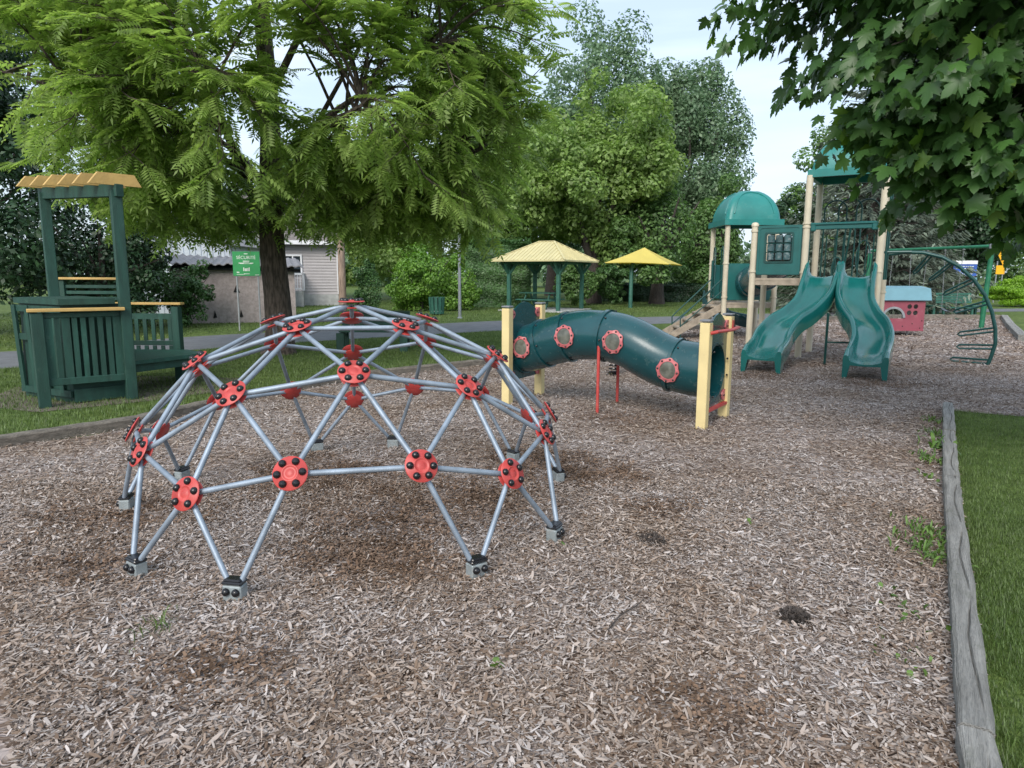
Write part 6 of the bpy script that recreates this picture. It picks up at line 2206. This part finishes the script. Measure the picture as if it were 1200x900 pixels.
# ------------------------------------------------------------------ overhanging maple (upper right)
def maple_template():
    half = [(0, 0), (.10, -.06), (.22, -.20), (.20, -.30), (.36, -.26), (.46, -.34), (.44, -.22), (.62, -.36), (.60, -.46), (.76, -.42) , (.66, -.28), (.56, -.16), (.72, -.17), (.82, -.10), (.80, -.06), (1.0, 0)]
    # simple palmate outline: 5 pointed lobes
    pts = [(0.06, 0.0), (-.02, .16), (-.10, .34), (.06, .30), (.12, .44), (.20, .38), (.34, .56), (.42, .46), (.56, .54), (.50, .36), (.44, .20), (.62, .28), (.66, .18), (.80, .16), (1.0, 0.0)]
    out = pts + [(x, -y) for x, y in pts[-2:0:-1]]
    V = [(.25, 0, .03)]
    for x, y in out:
        V.append((x, y, -.45 * y * y - .22 * x * x + .03 * math.sin(9 * x + 5 * y)))
    n = len(out)
    F = [(0, 1 + i, 1 + (i + 1) % n) for i in range(n)]
    # stalk
    b = len(V)
    V += [(.06, -.008, 0), (.06, .008, 0), (-.45, 0, .10)]
    F.append((b, b + 1, b + 2))
    return np.array(V, float), np.array(F)
def maple():
    global rng
    rng = np.random.default_rng(71)
    bx, by = 5.6, 6.6
    root = thing('maple_tree', 'overhanging maple with large lobed leaves at the upper right', 'tree', (bx, by, 0))
    C = np.array([4.93, 5.55, 4.68])
    R = np.array([3.3, 2.7, 2.65])
    t = MB()
    t.tube([(bx, by, -.05), (bx, by, 1.4), (bx, by, 3.0), (bx - .1, by - .1, 5.5), (bx - .2, by, 7.5)], [.30, .24, .20, .12, .03], 14)
    P_, D_, U_, Y_ = [], [], [], []
    ns = 900
    for k in range(ns):
        d = rng.normal(size=3)
        d /= np.linalg.norm(d)
        if d[1] > .25 or (d[0] > .7): continue
        q = rng.uniform(.72, 1.0) if k % 4 else rng.uniform(.35, .75)
        tip = C + d * R * q
        # low drooping skirt to the right
        if tip[2] > 6.3: continue
        s = np.array([bx, by, max(1.9, min(5.5, tip[2] + .5))])
        c = limb_curve(s, tip, .25, 6)
        t.tube([Vector(p) for p in c[::1]], [.05, .04, .03, .02, .012, .005], 5, cap=False)
        m_ = int(rng.integers(38, 56))
        out = d * np.array([1, 1, .3])
        out /= np.linalg.norm(out)
        side = np.cross(out, [0, 0, 1.])
        side /= np.linalg.norm(side) + 1e-6
        for j in range(m_):
            f = rng.uniform(-.55, .35)
            w = rng.normal(0, .20)
            p = tip + out * f + side * w + np.array([0, 0, -.18 * (f + .2) - .12 * abs(w) + rng.normal(0, .07)])
            P_.append(p)
            D_.append(out * .55 + side * (w * 2 + rng.normal(0, .4)) + np.array([0, 0, -.75 + rng.normal(0, .25)]))
            U_.append(np.array([0, -.35, .75]) + out * .6 + rng.normal(0, .5, 3))
            Y_.append(rng.uniform() < (.05 if d[2] < .2 else .12) and q > .9)
    # lower boughs that hang in front of the tall tower and to its right
    for (c0, r0_, k_) in (((2.98, 5.3, 2.66), (.36, .5, .24), 22), ((3.4, 5.1, 2.44), (.5, .5, .30), 30), ((4.0, 5.0, 2.16), (.45, .5, .28), 26)):
        for k in range(k_):
            d = rng.normal(size=3)
            d /= np.linalg.norm(d)
            tip = np.array(c0) + d * np.array(r0_) * rng.uniform(.3, 1)
            c = limb_curve(np.array(c0) + np.array([.9, .3, .8]), tip, .1, 5)
            t.tube([Vector(p) for p in c], [.014, .011, .009, .006, .003], 4, cap=False)
            for j in range(24):
                o_2 = rng.normal(0, .14, 3)
                P_.append(tip + o_2 * np.array([1, 1, .7]))
                D_.append(np.array([-.4 + rng.normal(0, .5), -.4 + rng.normal(0, .3), -.7]))
                U_.append(np.array([0, -.4, .75]) + rng.normal(0, .5, 3))
                Y_.append(rng.uniform() < .05)
    t.build('trunk', 'bark_dark', root, smooth=True)
    P_, D_, U_, Y_ = np.array(P_), np.array(D_), np.array(U_), np.array(Y_)
    print('maple leaves', len(P_))
    n = len(P_)
    rot = frames(D_, U_)
    sc = rng.uniform(.085, .165, n)
    TV, TF = maple_template()
    cp = P_ - np.array([0, 0, 1.6])
    depth = cp[:, 1] * math.cos(PITCH) - cp[:, 2] * math.sin(PITCH)
    vis = (depth > 1) & (np.abs(cp[:, 0] / depth) < .74) & ((cp[:, 2] * math.cos(PITCH) + cp[:, 1] * math.sin(PITCH)) / depth < .56)
    big = np.where(vis, depth / sc, 1e9)
    order = np.argsort(big)
    for mname, flag in (('lf_maple', False), ('lf_maple_light', True)):
        tm = npmesh('leaf', TV, TF, mname)
        me = tm.data
        bpy.data.objects.remove(tm)
        for i in order[:300]:
            if bool(Y_[i]) != flag: continue
            m = Matrix(np.eye(4).tolist())
            r3 = rot[i] * sc[i]
            for a in range(3):
                for b in range(3):
                    m[a][b] = r3[a, b]
                m[a][3] = P_[i][a]
            inst('leaf', me, m, root)
        rest = np.array([i for i in order[300:] if bool(Y_[i]) == flag])
        V, F = scatter(TV, TF, P_[rest], rot[rest], sc[rest])
        o = npmesh('foliage', V, F, mname, root)
        o['kind'] = 'stuff'
maple()
